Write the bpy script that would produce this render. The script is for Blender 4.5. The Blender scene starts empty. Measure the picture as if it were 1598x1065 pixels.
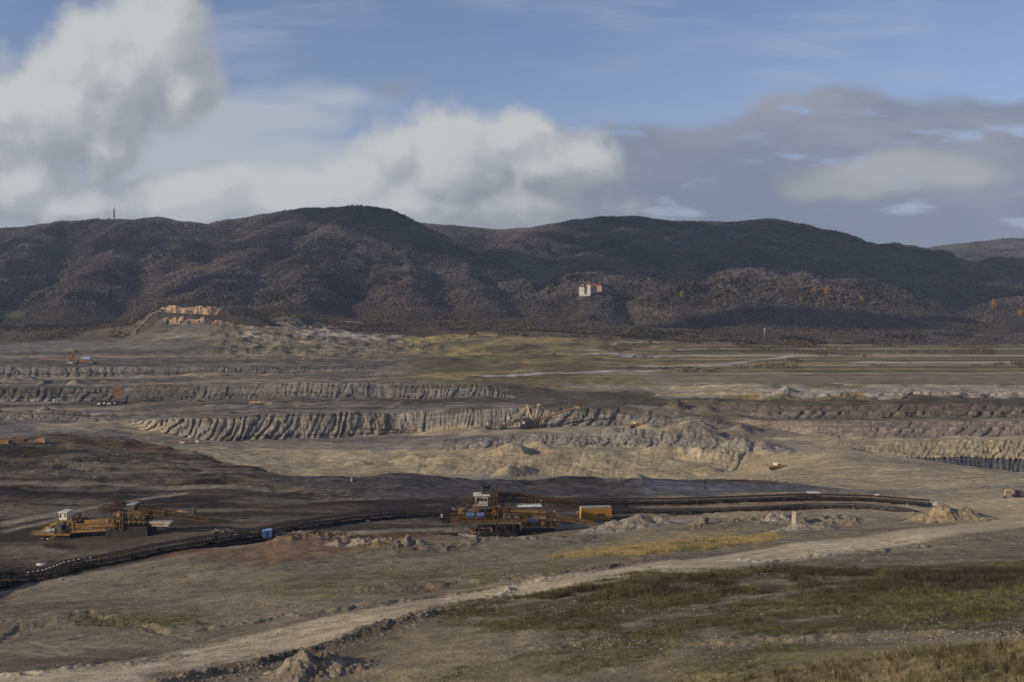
import bpy, bmesh, math, random
import numpy as np
from mathutils import Vector, Matrix
R = math.radians
scene = bpy.context.scene
COL = scene.collection
random.seed(7)
rng = np.random.default_rng(7)

# ------------------------------------------------------------ camera, world, sun, exposure
W0, H0, F, HZ = 1598.0, 1065.0, 1554.0, 490.0      # photo size, focal length in photo pixels, horizon row
cam_d = bpy.data.cameras.new("camera")
cam = bpy.data.objects.new("camera", cam_d); COL.objects.link(cam)
cam.location = (0, 0, 0); cam.rotation_euler = (R(90), 0, 0)
cam_d.sensor_fit = 'HORIZONTAL'; cam_d.sensor_width = 36; cam_d.lens = 36 * F / W0
cam_d.shift_y = (HZ - H0 / 2) / W0
cam_d.clip_start = 0.5; cam_d.clip_end = 60000
scene.camera = cam

SUN_EL, SUN_AZ = 19.0, 22.0        # height, and how far behind the camera's left hand the sun stands
SUN_DIR = Vector((-math.cos(R(SUN_EL)) * math.cos(R(SUN_AZ)), -math.cos(R(SUN_EL)) * math.sin(R(SUN_AZ)), math.sin(R(SUN_EL))))
sl = bpy.data.lights.new("sun", 'SUN'); sl.energy = 5.0; sl.angle = R(0.6); sl.color = (1.0, 0.86, 0.68)
so = bpy.data.objects.new("sun", sl); COL.objects.link(so)
so.rotation_euler = SUN_DIR.to_track_quat('Z', 'Y').to_euler(); so.location = (-50, -50, 200)

vs = scene.view_settings
vs.view_transform = 'Standard'; vs.look = 'None'; vs.gamma = 1.0; vs.exposure = -0.08
scene.render.engine = 'CYCLES'
cy = scene.cycles
cy.max_bounces = 4; cy.diffuse_bounces = 2; cy.glossy_bounces = 2; cy.transparent_max_bounces = 6; cy.volume_bounces = 0
cy.use_denoising = True; cy.denoiser = 'OPENIMAGEDENOISE'; cy.denoising_input_passes = 'RGB_ALBEDO_NORMAL'; cy.denoising_prefilter = 'ACCURATE'
cy.sample_clamp_indirect = 3
cy.filter_width = 1.5 if hasattr(cy, 'filter_width') else None


class NT:
    """small helper for writing node trees"""
    def __init__(self, tree): self.t = tree
    def n(self, typ, **kw):
        nd = self.t.nodes.new(typ)
        for k, v in kw.items():
            if k == 'i':
                for kk, vv in v.items():
                    if hasattr(vv, 'is_output') or isinstance(vv, bpy.types.NodeSocket): self.t.links.new(vv, nd.inputs[kk])
                    else: nd.inputs[kk].default_value = vv
            else: setattr(nd, k, v)
        return nd
    def m(self, op, a, b=None, c=None, clamp=False):
        nd = self.t.nodes.new('ShaderNodeMath'); nd.operation = op; nd.use_clamp = clamp
        for k, v in enumerate((a, b, c)):
            if v is None: continue
            if isinstance(v, bpy.types.NodeSocket): self.t.links.new(v, nd.inputs[k])
            else: nd.inputs[k].default_value = v
        return nd.outputs[0]
    def v(self, op, a, b=None, c=None):
        nd = self.t.nodes.new('ShaderNodeVectorMath'); nd.operation = op
        for k, v in enumerate((a, b, c)):
            if v is None: continue
            if isinstance(v, bpy.types.NodeSocket): self.t.links.new(v, nd.inputs[k])
            else: nd.inputs[k].default_value = v
        return nd
    def mix(self, f, a, b, mode='MIX'):
        nd = self.t.nodes.new('ShaderNodeMix'); nd.data_type = 'RGBA'; nd.blend_type = mode; nd.clamp_factor = True
        for k, v in ((0, f), (6, a), (7, b)):
            if isinstance(v, bpy.types.NodeSocket): self.t.links.new(v, nd.inputs[k])
            else: nd.inputs[k].default_value = v if k == 0 else (v[0], v[1], v[2], 1)
        return nd.outputs[2]
    def sm(self, x, a, b, lo=0.0, hi=1.0):
        nd = self.t.nodes.new('ShaderNodeMapRange'); nd.interpolation_type = 'SMOOTHSTEP'
        for k, v in enumerate((x, a, b, lo, hi)):
            if isinstance(v, bpy.types.NodeSocket): self.t.links.new(v, nd.inputs[k])
            else: nd.inputs[k].default_value = v
        return nd.outputs[0]
    def noise(self, vec, scale, detail=4, rough=0.5, dim='3D', out=0, dist=0.0):
        nd = self.t.nodes.new('ShaderNodeTexNoise'); nd.noise_dimensions = dim
        self.t.links.new(vec, nd.inputs['Vector'])
        nd.inputs['Scale'].default_value = scale; nd.inputs['Detail'].default_value = detail
        nd.inputs['Roughness'].default_value = rough; nd.inputs['Distortion'].default_value = dist
        return nd.outputs[out]


def build_world():
    w = bpy.data.worlds.new("World"); scene.world = w; w.use_nodes = True
    t = w.node_tree; t.nodes.clear(); N = NT(t)
    out = N.n('ShaderNodeOutputWorld'); bg = N.n('ShaderNodeBackground'); t.links.new(bg.outputs[0], out.inputs[0])
    tc = N.n('ShaderNodeTexCoord')
    sky = N.n('ShaderNodeTexSky', sky_type='NISHITA', sun_disc=False)
    sky.sun_elevation = R(SUN_EL); sky.sun_rotation = R(270 - SUN_AZ); sky.air_density = 1.0; sky.dust_density = 0.6; sky.ozone_density = 1.5
    sep = N.n('ShaderNodeSeparateXYZ'); t.links.new(tc.outputs['Generated'], sep.inputs[0])
    x, y, z = sep.outputs
    yy = N.m('MAXIMUM', y, 0.12)
    zz = N.m('MAXIMUM', z, 0.0)
    # bearing and height of the direction, as slopes: U to the right of north, V up
    U = N.m('DIVIDE', x, yy); V = N.m('DIVIDE', zz, yy)
    P = N.n('ShaderNodeCombineXYZ', i={0: U, 1: V, 2: 0.0}).outputs[0]

    def px(a): return (a - 799) / F
    def py(b): return (HZ - b) / F

    # ---- node group: heaped clouds (cumulus)
    def field_group(name, blobs, ns, nd, na, warp):
        g = bpy.data.node_groups.new(name, 'ShaderNodeTree')
        g.interface.new_socket('P', in_out='INPUT', socket_type='NodeSocketVector')
        g.interface.new_socket('D', in_out='OUTPUT', socket_type='NodeSocketFloat')
        G = NT(g); gi = G.n('NodeGroupInput'); go = G.n('NodeGroupOutput')
        p = gi.outputs[0]
        wv = G.n('ShaderNodeTexNoise'); g.links.new(p, wv.inputs['Vector']); wv.inputs['Scale'].default_value = 9; wv.inputs['Detail'].default_value = 3
        wv = G.v('SUBTRACT', wv.outputs['Color'], (0.5, 0.5, 0.5)).outputs[0]
        wv = G.v('MULTIPLY', wv, (warp, warp * 0.7, 0)).outputs[0]
        pw = G.v('ADD', p, wv).outputs[0]
        acc = None
        for (bx, by, rx, ry, s) in blobs:
            d = G.v('SUBTRACT', pw, (px(bx), py(by), 0)).outputs[0]
            d = G.v('MULTIPLY', d, (F / rx, F / ry, 0)).outputs[0]
            l = G.v('LENGTH', d).outputs['Value']
            q = G.m('MULTIPLY', G.m('SUBTRACT', 1.0, l), s)
            acc = q if acc is None else G.m('SMOOTH_MAX', acc, q, 0.25)
        n1 = G.noise(p, ns, nd, 0.55, '3D')
        n1 = G.m('MULTIPLY', G.m('SUBTRACT', n1, 0.5), na)
        g.links.new(G.m('ADD', acc, n1), go.inputs[0])
        return g

    def use(g, vec):
        nd = N.n('ShaderNodeGroup'); nd.node_tree = g; t.links.new(vec, nd.inputs[0]); return nd.outputs[0]

    cumulus = field_group("cumulus_shape", [
        (60, 180, 190, 120, 1), (180, 120, 130, 120, 1), (250, 60, 85, 110, 1), (285, 130, 65, 80, 1), (150, 230, 95, 60, .9), (-140, 160, 200, 120, 1),
        (30, 290, 120, 70, 1), (110, 320, 110, 40, 1), (285, 308, 125, 58, 1.2), (330, 288, 55, 30, 1), (440, 314, 150, 56, 1), (560, 290, 70, 50, .8), (600, 250, 60, 60, .8), (-120, 300, 140, 90, 1),
        (715, 265, 120, 105, 1.3), (790, 215, 90, 45, 1), (850, 260, 110, 70, 1), (640, 330, 150, 60, 1), (760, 330, 200, 60, 1),
    ], 15, 12, 1.6, 0.07)
    stratus = field_group("stratus_shape", [
        (1150, 222, 300, 42, .8), (1400, 195, 330, 50, .8), (1640, 200, 330, 62, .8), (950, 225, 150, 38, .7), (1200, 290, 460, 70, 1), (1560, 290, 350, 75, 1),
        (1300, 350, 600, 60, 1), (1010, 330, 180, 60, .9), (620, 130, 50, 22, .25),
    ], 7, 10, 1.15, 0.07)
    heap2 = field_group("grey_heap_shape", [(1340, 290, 130, 34, 1), (1420, 265, 110, 34, 1), (1280, 300, 70, 22, .9), (1500, 275, 80, 26, .8)], 12, 10, 1.5, 0.05)

    stretch = N.v('MULTIPLY', P, (1.0, 2.2, 1.0)).outputs[0]
    off = N.v('ADD', P, (-0.012, 0.014, 0)).outputs[0]
    off2 = N.v('ADD', P, (-0.035, 0.045, 0)).outputs[0]
    D = use(cumulus, P); D1 = use(cumulus, off); D2 = use(cumulus, off2)
    S = use(stratus, P)
    Hh = use(heap2, P); H1 = use(heap2, off2)

    # clear sky: nishita, paler towards the horizon, with cirrus veils
    skyc = N.v('MULTIPLY', sky.outputs[0], (0.112, 0.103, 0.122)).outputs[0]
    rot = N.n('ShaderNodeMapping'); t.links.new(P, rot.inputs[0]); rot.inputs['Rotation'].default_value = (0, 0, R(-12)); rot.inputs['Scale'].default_value = (2.2, 14, 1)
    ci = N.noise(rot.outputs[0], 2.0, 8, 0.6)
    ci2 = N.noise(P, 3.0, 2, 0.5)
    ci = N.m('MULTIPLY', N.sm(ci, 0.38, 0.8), N.sm(ci2, 0.35, 0.62))
    base = N.mix(N.m('MULTIPLY', ci, 0.75), skyc, (0.40, 0.46, 0.60))
    low = N.sm(V, 0.0, 0.24, 0.55, 0.0)
    base = N.mix(low, base, (0.36, 0.42, 0.54))
    veil = field_group("veil_shape", [(420, 190, 190, 45, 1), (520, 150, 110, 30, .8), (300, 240, 200, 60, 1), (480, 260, 150, 60, 1)], 8, 8, 1.6, 0.08)
    base = N.mix(N.m('MULTIPLY', N.sm(use(veil, P), -0.2, 0.7), 0.8), base, (0.48, 0.53, 0.58))
    # grey layer on the right
    sg = N.noise(stretch, 5.0, 6, 0.55)
    sg2 = N.noise(N.v('MULTIPLY', P, (1.0, 5.5, 1.0)).outputs[0], 4.0, 8, 0.6)
    scol = N.mix(N.sm(sg, 0.35, 0.65), (0.225, 0.26, 0.335), (0.325, 0.345, 0.40))
    scol = N.mix(N.sm(sg2, 0.45, 0.7, 0, .6), scol, (0.20, 0.24, 0.33))
    scol = N.mix(N.sm(sg2, 0.42, 0.25, 0, .5), scol, (0.39, 0.405, 0.45))
    lowr = N.sm(V, 0.06, 0.2, 1.0, 0.0)
    scol = N.mix(N.m('MULTIPLY', lowr, 0.75), scol, (0.18, 0.215, 0.305))
    holes = N.sm(N.noise(N.v('MULTIPLY', P, (1, 3.4, 1)).outputs[0], 9.0, 5, 0.5), 0.56, 0.68, 1.0, 0.3)
    c = N.mix(N.m('MULTIPLY', N.sm(S, -0.12, 0.30, 0, 0.93), holes), base, scol)
    hsh = N.sm(N.m('SUBTRACT', Hh, H1), -0.5, 0.6)
    hcol = N.mix(N.m('ADD', N.m('MULTIPLY', hsh, .6), N.m('MULTIPLY', N.sm(sg, .35, .65), .4)), (0.23, 0.255, 0.31), (0.42, 0.42, 0.43))
    c = N.mix(N.sm(Hh, -0.15, 0.6, 0, 0.9), c, hcol)
    # heaped clouds, lit from the upper left
    g1 = N.sm(N.m('SUBTRACT', D, D1), -0.25, 0.35)
    g2 = N.sm(N.m('SUBTRACT', D, D2), -0.55, 0.75)
    lit = N.m('ADD', N.m('MULTIPLY', g1, 0.45), N.m('MULTIPLY', g2, 0.55))
    big = N.noise(P, 3.2, 5, 0.55)
    lit = N.m('ADD', lit, N.m('MULTIPLY', N.m('SUBTRACT', big, 0.45), 0.8), clamp=True)
    ccol = N.mix(lit, (0.30, 0.315, 0.365), (0.60, 0.605, 0.60))
    band_ = N.m('MULTIPLY', N.sm(U, 0.02, -0.18), N.m('MULTIPLY', N.sm(V, 0.155, 0.135), N.sm(V, 0.075, 0.11)))
    lit = N.m('ADD', lit, N.m('MULTIPLY', band_, 0.30), clamp=True)
    edge = N.sm(D, 0.0, 0.35, 0.25, 0.0)
    ccol = N.mix(edge, ccol, (0.50, 0.52, 0.54))
    c = N.mix(N.sm(D, -0.22, 0.36, 0, 0.96), c, ccol)
    # behind and beside the camera: the same kind of broken clouds
    t.links.new(c, bg.inputs[0]); bg.inputs[1].default_value = 1.0
    w.cycles.sampling_method = 'MANUAL'; w.cycles.sample_map_resolution = 512

build_world()


def tag(o, label=None, cat=None, group=None, kind=None):
    if label: o['label'] = label
    if cat: o['category'] = cat
    if group: o['group'] = group
    if kind: o['kind'] = kind
    return o

# ------------------------------------------------------------ numpy noise
_perm = np.random.default_rng(3).permutation(4096).astype(np.int32)
_val = np.random.default_rng(4).random(4096).astype(np.float32) * 2 - 1
def vnoise(x, y, seed=0):
    xi = np.floor(x).astype(np.int64); yi = np.floor(y).astype(np.int64)
    fx = (x - xi).astype(np.float32); fy = (y - yi).astype(np.float32)
    fx = fx * fx * fx * (fx * (fx * 6 - 15) + 10); fy = fy * fy * fy * (fy * (fy * 6 - 15) + 10)
    def h(a, b): return _val[_perm[(_perm[(a + seed * 57) & 4095] + b) & 4095]]
    v00 = h(xi, yi); v10 = h(xi + 1, yi); v01 = h(xi, yi + 1); v11 = h(xi + 1, yi + 1)
    a = v00 + (v10 - v00) * fx; b = v01 + (v11 - v01) * fx
    return a + (b - a) * fy
def fbm(x, y, wl, octaves=5, gain=0.5, seed=0, minwl=None):
    """wl: longest wave length; minwl: per point, waves shorter than this fade out"""
    tot = np.zeros_like(x, dtype=np.float32); a = 1.0
    c, s = math.cos(0.6), math.sin(0.6)
    for k in range(octaves):
        w = 1.0
        if minwl is not None: w = np.clip(wl / minwl - 1, 0, 1)
        tot += a * w * vnoise(x / wl, y / wl, seed + k)
        x, y = x * c - y * s + 17.3, x * s + y * c - 9.1
        wl *= 0.5; a *= gain
    return tot
def sstep(x, a, b):
    t = np.clip((x - a) / (b - a), 0, 1); return t * t * (3 - 2 * t)

def mesh_from_grid(name, X, Y, Z, smooth=True):
    nr, nc = X.shape
    me = bpy.data.meshes.new(name)
    co = np.stack([X, Y, Z], -1).reshape(-1, 3).astype(np.float32)
    idx = np.arange(nr * nc, dtype=np.int32).reshape(nr, nc)
    q = np.stack([idx[:-1, :-1], idx[:-1, 1:], idx[1:, 1:], idx[1:, :-1]], -1).reshape(-1, 4)
    me.vertices.add(len(co)); me.vertices.foreach_set('co', co.ravel())
    me.loops.add(q.size); me.loops.foreach_set('vertex_index', q.ravel())
    me.polygons.add(len(q)); me.polygons.foreach_set('loop_start', np.arange(0, q.size, 4, dtype=np.int32))
    me.polygons.foreach_set('use_smooth', np.full(len(q), smooth))
    me.update(calc_edges=True)
    return me
def mesh_from_arrays(name, co, faces, k, mats=None, smooth=False):
    """co (n,3), faces (m,k)"""
    me = bpy.data.meshes.new(name); faces = faces.astype(np.int32)
    me.vertices.add(len(co)); me.vertices.foreach_set('co', co.astype(np.float32).ravel())
    me.loops.add(faces.size); me.loops.foreach_set('vertex_index', faces.ravel())
    me.polygons.add(len(faces)); me.polygons.foreach_set('loop_start', np.arange(0, faces.size, k, dtype=np.int32))
    if smooth: me.polygons.foreach_set('use_smooth', np.full(len(faces), True))
    me.update(calc_edges=True)
    return me
def set_color(me, name, rgb):
    a = me.color_attributes.new(name, 'FLOAT_COLOR', 'POINT')
    d = np.ones((len(me.vertices), 4), np.float32); d[:, :3] = rgb.reshape(-1, 3)
    a.data.foreach_set('color', d.ravel())

# ------------------------------------------------------------ the ground: one sheet, from the hill under the camera to the horizon
# Each line runs across the whole valley (a crest, a toe, the middle of a bench ...): (photo column, photo row, distance in metres).
LINES = [
 ([(0,1250,4),(1598,1250,4)], 6),
 ([(0,1200,20),(1598,1200,20)], 10),
 ([(0,1100,78),(600,1100,75),(1000,1100,62),(1598,1100,42)], 20),
 ([(0,1065,88),(600,1065,85),(1000,1065,70),(1598,1065,47)], 30),
 ([(0,1040,98),(450,1040,94),(1000,1045,76),(1100,1046,68),(1350,1020,62),(1598,1003,57)], 60),
 ([(0,1015,112),(450,1014,104),(800,1010,92),(1100,1008,83),(1598,985,71)], 60),
 ([(0,985,135),(450,990,117),(800,977,108),(1100,965,100),(1598,945,91)], 60),
 ([(0,962,162),(450,962,138),(700,965,122),(850,945,124),(1000,920,127),(1200,903,131),(1598,895,125)], 60),
 ([(0,948,188),(450,935,168),(700,942,150),(850,918,160),(1000,902,168),(1200,884,182),(1598,870,187)], 50),
 ([(0,935,225),(300,905,230),(450,890,235),(700,890,222),(1000,862,240),(1300,845,246),(1598,825,256)], 90),
 ([(0,922,262),(150,900,270),(300,868,285),(450,850,300),(600,848,308),(800,845,322),(950,838,335),(1100,818,342),(1300,811,345),(1450,802,345),(1598,802,330)], 90),
 ([(0,915,278),(150,890,292),(300,862,313),(450,843,337),(600,832,352),(800,834,352),(950,821,364),(1100,804,386),(1300,798,394),(1450,794,398),(1598,781,400)], 40),
 ([(0,830,361),(300,800,396),(600,792,406),(800,795,402),(1100,779,422),(1400,776,426),(1598,769,438)], 110),
 ([(0,760,455),(300,755,463),(600,765,446),(800,770,440),(1100,766,450),(1300,766,448),(1598,757,462)], 80),
 ([(-200,684,640),(0,682,640),(100,673,660),(200,684,640),(300,700,600),(360,722,545),(450,741,500),(600,743,495),(800,745,490),(1000,743,500),(1150,753,493),(1300,756,488),(1598,750,480)], 100),
 ([(0,760,720),(300,780,640),(450,811,580),(800,837,560),(1000,830,560),(1080,790,560),(1150,754,545),(1300,742,560),(1598,747,520)], 60),
 ([(0,690,880),(180,690,860),(330,738,760),(480,742,790),(760,742,800),(900,744,800),(1050,745,790),(1150,745,770),(1230,725,720),(1300,725,640),(1400,730,600),(1500,738,590),(1598,745,580)], 60),
 ([(0,672,980),(180,680,950),(330,715,830),(480,722,840),(620,720,845),(700,717,845),(760,706,850),(850,703,840),(1000,705,845),(1100,727,815),(1150,738,800),(1230,712,790),(1300,702,780),(1400,712,760),(1500,727,735),(1598,740,710)], 50),
 ([(0,668,1000),(180,672,985),(330,700,890),(480,705,880),(620,702,880),(760,697,885),(900,698,880),(1050,700,875),(1200,708,840),(1280,703,830),(1330,712,845),(1400,728,846),(1500,742,848),(1598,757,850)], 60),
 ([(0,664,1015),(180,668,1000),(330,690,930),(480,692,925),(620,690,925),(680,690,915),(760,680,905),(900,676,907),(1050,674,905),(1120,681,900),(1180,700,860),(1280,700,845),(1400,713,852),(1598,714,856)], 50),
 ([(0,660,1040),(180,662,1030),(330,688,940),(480,684,960),(620,675,985),(760,667,975),(900,664,970),(1050,665,960),(1180,690,890),(1280,692,880),(1400,687,874),(1598,686,876)], 50),
 ([(0,657,1060),(180,659,1050),(240,655,1000),(330,652,975),(480,645,985),(620,643,1010),(700,640,1000),(760,640,998),(900,637,1000),(1000,637,1010),(1100,651,985),(1200,667,950),(1280,681,905),(1400,681,893),(1598,681,895)], 70),
 ([(0,642,1084),(180,645,1076),(330,637,1040),(480,634,1050),(620,634,1050),(760,632,1050),(900,631,1040),(1050,638,1005),(1130,648,985),(1200,657,945),(1280,657,925),(1400,656,918),(1598,658,915)], 50),
 ([(0,632,1145),(180,632,1140),(330,630,1080),(480,630,1078),(620,630,1070),(760,628,1080),(900,626,1070),(1050,633,1030),(1200,652,966),(1400,651,945),(1598,652,945)], 30),
 ([(0,627,1165),(180,625,1165),(330,622,1130),(480,620,1125),(760,620,1125),(900,621,1100),(1050,628,1050),(1200,632,985),(1400,630,967),(1598,631,965)], 40),
 ([(0,605,1205),(180,604,1205),(330,600,1170),(480,598,1165),(620,598,1166),(760,601,1160),(830,610,1150),(900,613,1140),(1050,619,1098),(1200,625,1010),(1400,624,1005),(1598,624,1005)], 60),
 ([(0,600,1290),(180,599,1290),(330,595,1280),(480,592,1270),(620,590,1260),(760,590,1250),(900,603,1195),(1050,608,1130),(1200,608,1032),(1400,607,1030),(1598,608,1030)], 50),
 ([(0,592,1320),(180,590,1330),(330,585,1350),(480,583,1370),(620,584,1330),(760,580,1330),(900,589,1280),(1050,597,1180),(1200,600,1080),(1598,600,1075)], 30),
 ([(0,588,1360),(180,586,1365),(330,583,1370),(480,580,1400),(620,578,1400),(760,572,1430),(900,579,1380),(1050,586,1290),(1200,588,1180),(1400,590,1150),(1598,590,1150)], 30),
 ([(0,573,1395),(180,573,1400),(330,573,1400),(480,572,1430),(620,570,1480),(760,562,1550),(900,567,1500),(1050,573,1450),(1200,572,1400),(1598,572,1380)], 50),
 ([(0,567,1500),(180,567,1520),(330,567,1520),(480,563,1570),(620,555,1680),(760,548,1750),(900,556,1700),(1200,558,1650),(1598,557,1650)], 30),
 ([(0,555,1760),(180,556,1740),(330,555,1730),(480,546,1760),(620,535,1900),(760,530,1950),(900,540,1900),(1200,548,1880),(1598,544,1950)], 50),
 ([(0,545,1840),(180,544,1850),(330,520,1900),(480,520,1980),(620,517,2150),(760,510,2200),(850,511,2250),(1000,528,2150),(1200,538,2130),(1598,531,2300)], 60),
 ([(0,533,2100),(200,527,2120),(245,506,2040),(330,505,2040),(390,510,2040),(480,510,2120),(620,510,2330),(800,506,2370),(1000,516,2450),(1200,528,2420),(1598,523,2550)], 40),
 ([(0,522,2200),(140,518,2200),(210,508,2140),(248,484,2085),(262,478,2075),(330,480,2080),(372,488,2085),(400,496,2120),(480,500,2250),(620,505,2450),(800,503,2450),(1000,512,2600),(1200,518,2700),(1598,516,2800)], 30),
 ([(0,512,2600),(800,497,2800),(1598,508,3200)], 14),
 ([(0,496,9000),(1598,496,9000)], 10),
]
NC = 1500
PXC = np.linspace(-330, 1930, NC)
def line_arrays():
    P, D = [], []
    for pts, n in LINES:
        a = np.array(pts, float)
        P.append(np.interp(PXC, a[:, 0], a[:, 1])); D.append(np.interp(PXC, a[:, 0], a[:, 2]))
    P, D = np.array(P), np.array(D)
    k = 9                                   # soften the corners of each line a little
    ker = np.hanning(k * 4 + 1); ker /= ker.sum()
    for A in (P, D):
        for i in range(len(A)):
            A[i] = np.convolve(np.pad(A[i], 2 * k, mode='edge'), ker, 'valid')
    return P, D
LP, LD = line_arrays()
LZ = -(LP - HZ) / F * LD
rows_t = []
for i in range(len(LINES) - 1):
    n = LINES[i][1]
    rows_t += list(i + np.arange(n) / n)
rows_t.append(len(LINES) - 1.0)
T = np.array(rows_t)[:, None] * np.ones((1, NC))
ti = np.clip(np.floor(T[:, 0]).astype(int), 0, len(LINES) - 2); tf = (T[:, 0] - ti)[:, None]
GD = LD[ti] * (1 - tf) + LD[ti + 1] * tf
GZ = LZ[ti] * (1 - tf) + LZ[ti + 1] * tf
# round the creases between bands slightly
for _ in range(2):
    GZ[1:-1] = (GZ[:-2] + 2 * GZ[1:-1] + GZ[2:]) / 4
GPX = np.ones_like(GD) * PXC[None, :]
GPY = HZ - GZ * F / GD                       # photo row each point had before the relief was added
U = (GPX - 799) / F
GX = U * GD

# tipped spoil: cones and furrows that bulge out of the bank faces.
# (toe line, crest line, first column, last column, cone width in columns, bulge in metres, slant, seed)
FURROWS = [
 (20, 21, 190, 520, 13, 4.4, 1.5, 1), (20, 21, 520, 660, 15, 4.6, 0.6, 2), (20, 21, 650, 800, 7, 2.6, 0.6, 3), (20, 21, 800, 1130, 21, 6.5, 1.3, 4),
 (24, 25, -300, 330, 19, 7.0, 0.5, 5), (24, 25, 330, 800, 9.5, 4.4, 0.6, 6), (28, 29, -300, 330, 17, 6.0, 0.2, 7), (28, 29, 330, 570, 9, 5.0, 0.6, 8),
 (18, 19, 680, 900, 24, 5.0, 0.9, 9), (18, 19, 900, 1170, 26, 7.0, 1.2, 10), (16, 17, 640, 830, 22, 3.0, 1.2, 11), (16, 17, 830, 1160, 16, 1.0, 0.8, 12),
 (17, 19, 1090, 1250, 27, 6.0, 1.6, 13), (19, 20, 1300, 1950, 15, 3.6, 1.5, 14), (21, 22, 1160, 1950, 23, 2.6, 1.1, 15), (23, 24, 1040, 1950, 33, 3.8, 0.9, 16),
 (25, 26, 1000, 1950, 38, 4.0, 0.8, 17), (27, 28, 1000, 1950, 55, 4.5, 0.8, 18), (22, 23, 330, 700, 30, 5.0, 0.3, 19), (21, 22, -300, 330, 21, 5.0, 0.5, 27), (26, 27, -300, 560, 26, 4.0, 0.4, 20),
 (30, 31, -300, 360, 14, 4.0, 0.3, 21), (29, 29.6, 1000, 1950, 60, 5.0, .5, 22), (18, 19, 1300, 1950, 9, 1.8, 0.0, 23),
 (33, 34, 225, 420, 17, 9.0, 0.7, 24), (31, 33, 330, 660, 40, 9.0, 0.8, 25), (30, 31, 330, 640, 18, 4.0, 0.6, 28), (27, 28, -300, 520, 22, 3.0, 0.5, 29), (13.2, 14, -300, 330, 60, 5, .6, 26),
]
def dist_field(PXA, TA, shape, D):
    off = np.zeros(shape)
    for toe, cr, x0, x1, sp, amp, slant, sd in FURROWS:
        f = (TA - toe) / (cr - toe)
        win = sstep(PXA, x0 - 14, x0 + 14) * (1 - sstep(PXA, x1 - 14, x1 + 14))
        w = win * sstep(f, -0.28, 0.12) * (1 - sstep(f, 0.97, 1.22)) * (1 - 0.35 * np.clip(f, 0, 1))
        m = w > 0.001
        if not m.any(): continue
        p_, f_ = PXA[m], f[m]
        ph = p_ / sp + slant * np.clip(1 - f_, 0, 2) ** 1.5 + 0.9 * fbm(p_ / sp, f_ * 0.9 + sd * 9, 3.7, 5, 0.6, sd)
        cell = np.floor(ph)
        am = 0.45 + 0.75 * np.abs(np.sin(cell * 12.9898 + sd * 3.1) * 43758.5453 % 1.0)
        s = np.abs(np.sin(np.pi * ph)) ** 0.75 * am
        s = s * (0.55 + 0.9 * sstep(fbm(p_ / sp, f_ * .3 + sd * 5, 7.0, 3, .6, sd + 40), -.5, .5))
        s = s + 0.42 * np.abs(fbm(p_ / sp * 3.1, f_ * 2.2 + sd, 1.0, 5, 0.6, sd + 5)) + 0.5 * fbm(p_ / sp, f_ * .5 + sd, 4.5, 3, .6, sd + 9)
        off[m] += amp * w[m] * (s - 0.3)
    return off
OFF = dist_field(GPX, T, GD.shape, GD)
GD2 = GD - OFF
GX = U * GD2
# the near slope runs on sideways well past the edges of the view
GX = GX + np.sign(U) * np.clip((np.abs(GPX - 799) - 880) / 250, 0, 1) * 220 * (1 - sstep(GD2, 150, 700))
# broken ground everywhere, coarser the farther away
minwl = np.maximum(GD2 * 0.0026, 0.28)
rough = 0.0045 * np.minimum(GD2, 1300) ** 0.9
flatten = np.ones_like(GD)
def soft_box(x0, x1, y0, y1, s=12): return sstep(GPX, x0 - s, x0 + s) * (1 - sstep(GPX, x1 - s, x1 + s)) * sstep(GPY, y0 - 4, y0 + 4) * (1 - sstep(GPY, y1 - 4, y1 + 4))
n_big = fbm(GX, GD2, 60, 3, 0.5, 11)
n_med = fbm(GX, GD2 * 1.6, 16, 4, 0.55, 21, minwl)
n_small = fbm(GX, GD2, 3.0, 4, 0.6, 31, minwl)
ridged = 1 - np.abs(fbm(GX * 0.7, GD2 * 1.5, 26, 4, 0.5, 41, minwl))
near = 1 - sstep(GD2, 260, 420)
flatmid = sstep(T, 11.0, 11.6) * (1 - sstep(T, 12.0, 12.8))
terr = 1 - .78 * sstep(T, 26.6, 27.4) * (1 - sstep(T, 33.3, 34.0)) * sstep(GPX, 820, 900)
roadflat = 1 - .8 * sstep(GPY, np.interp(GPX,[60,300,500,700,1000,1400,1598],[1040,1006,966,938,889,834,806])-3, np.interp(GPX,[60,300,500,700,1000,1400,1598],[1040,1006,966,938,889,834,806])+3) * (1 - sstep(GPY, np.interp(GPX,[60,300,500,700,1000,1400,1598],[1090,1048,1010,966,913,862,834])-3, np.interp(GPX,[60,300,500,700,1000,1400,1598],[1090,1048,1010,966,913,862,834])+3)) * (T < 10.5)
GZ2 = GZ + n_big * terr * (1.3 - 1.05 * flatmid) * sstep(GD2, 30, 200) + n_med * terr * rough * 0.33 * (1 - 0.75 * flatmid) * roadflat + roadflat * n_small * (0.05 + 0.12 * sstep(GD2, 60, 400)) * (1 - 0.4 * flatmid)
GZ2 += (ridged - 0.75) * 1.6 * sstep(T, 12.4, 13.5) * (1 - sstep(T, 14.2, 15.0)) * (GPX < 1100)
GZ2 += fbm((GX * .5 + GD2 * .35), GD2 * 1.2 - GX * .9, 90, 4, .55, 171) * 5 * sstep(T, 27.5, 29) * (1 - sstep(T, 33, 33.8)) * sstep(GPX, 620, 700) * (1 - sstep(GPX, 950, 1100))
GZ2 += (ridged - 0.7) * 2.2 * sstep(T, 28.5, 30) * sstep(GPX, 950, 1000) * 0.08
GZ2 += (ridged - 0.7) * 7.0 * sstep(T, 29.5, 31) * (1 - sstep(T, 33.2, 34)) * sstep(GPX, 330, 380) * (1 - sstep(GPX, 640, 760))
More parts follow.
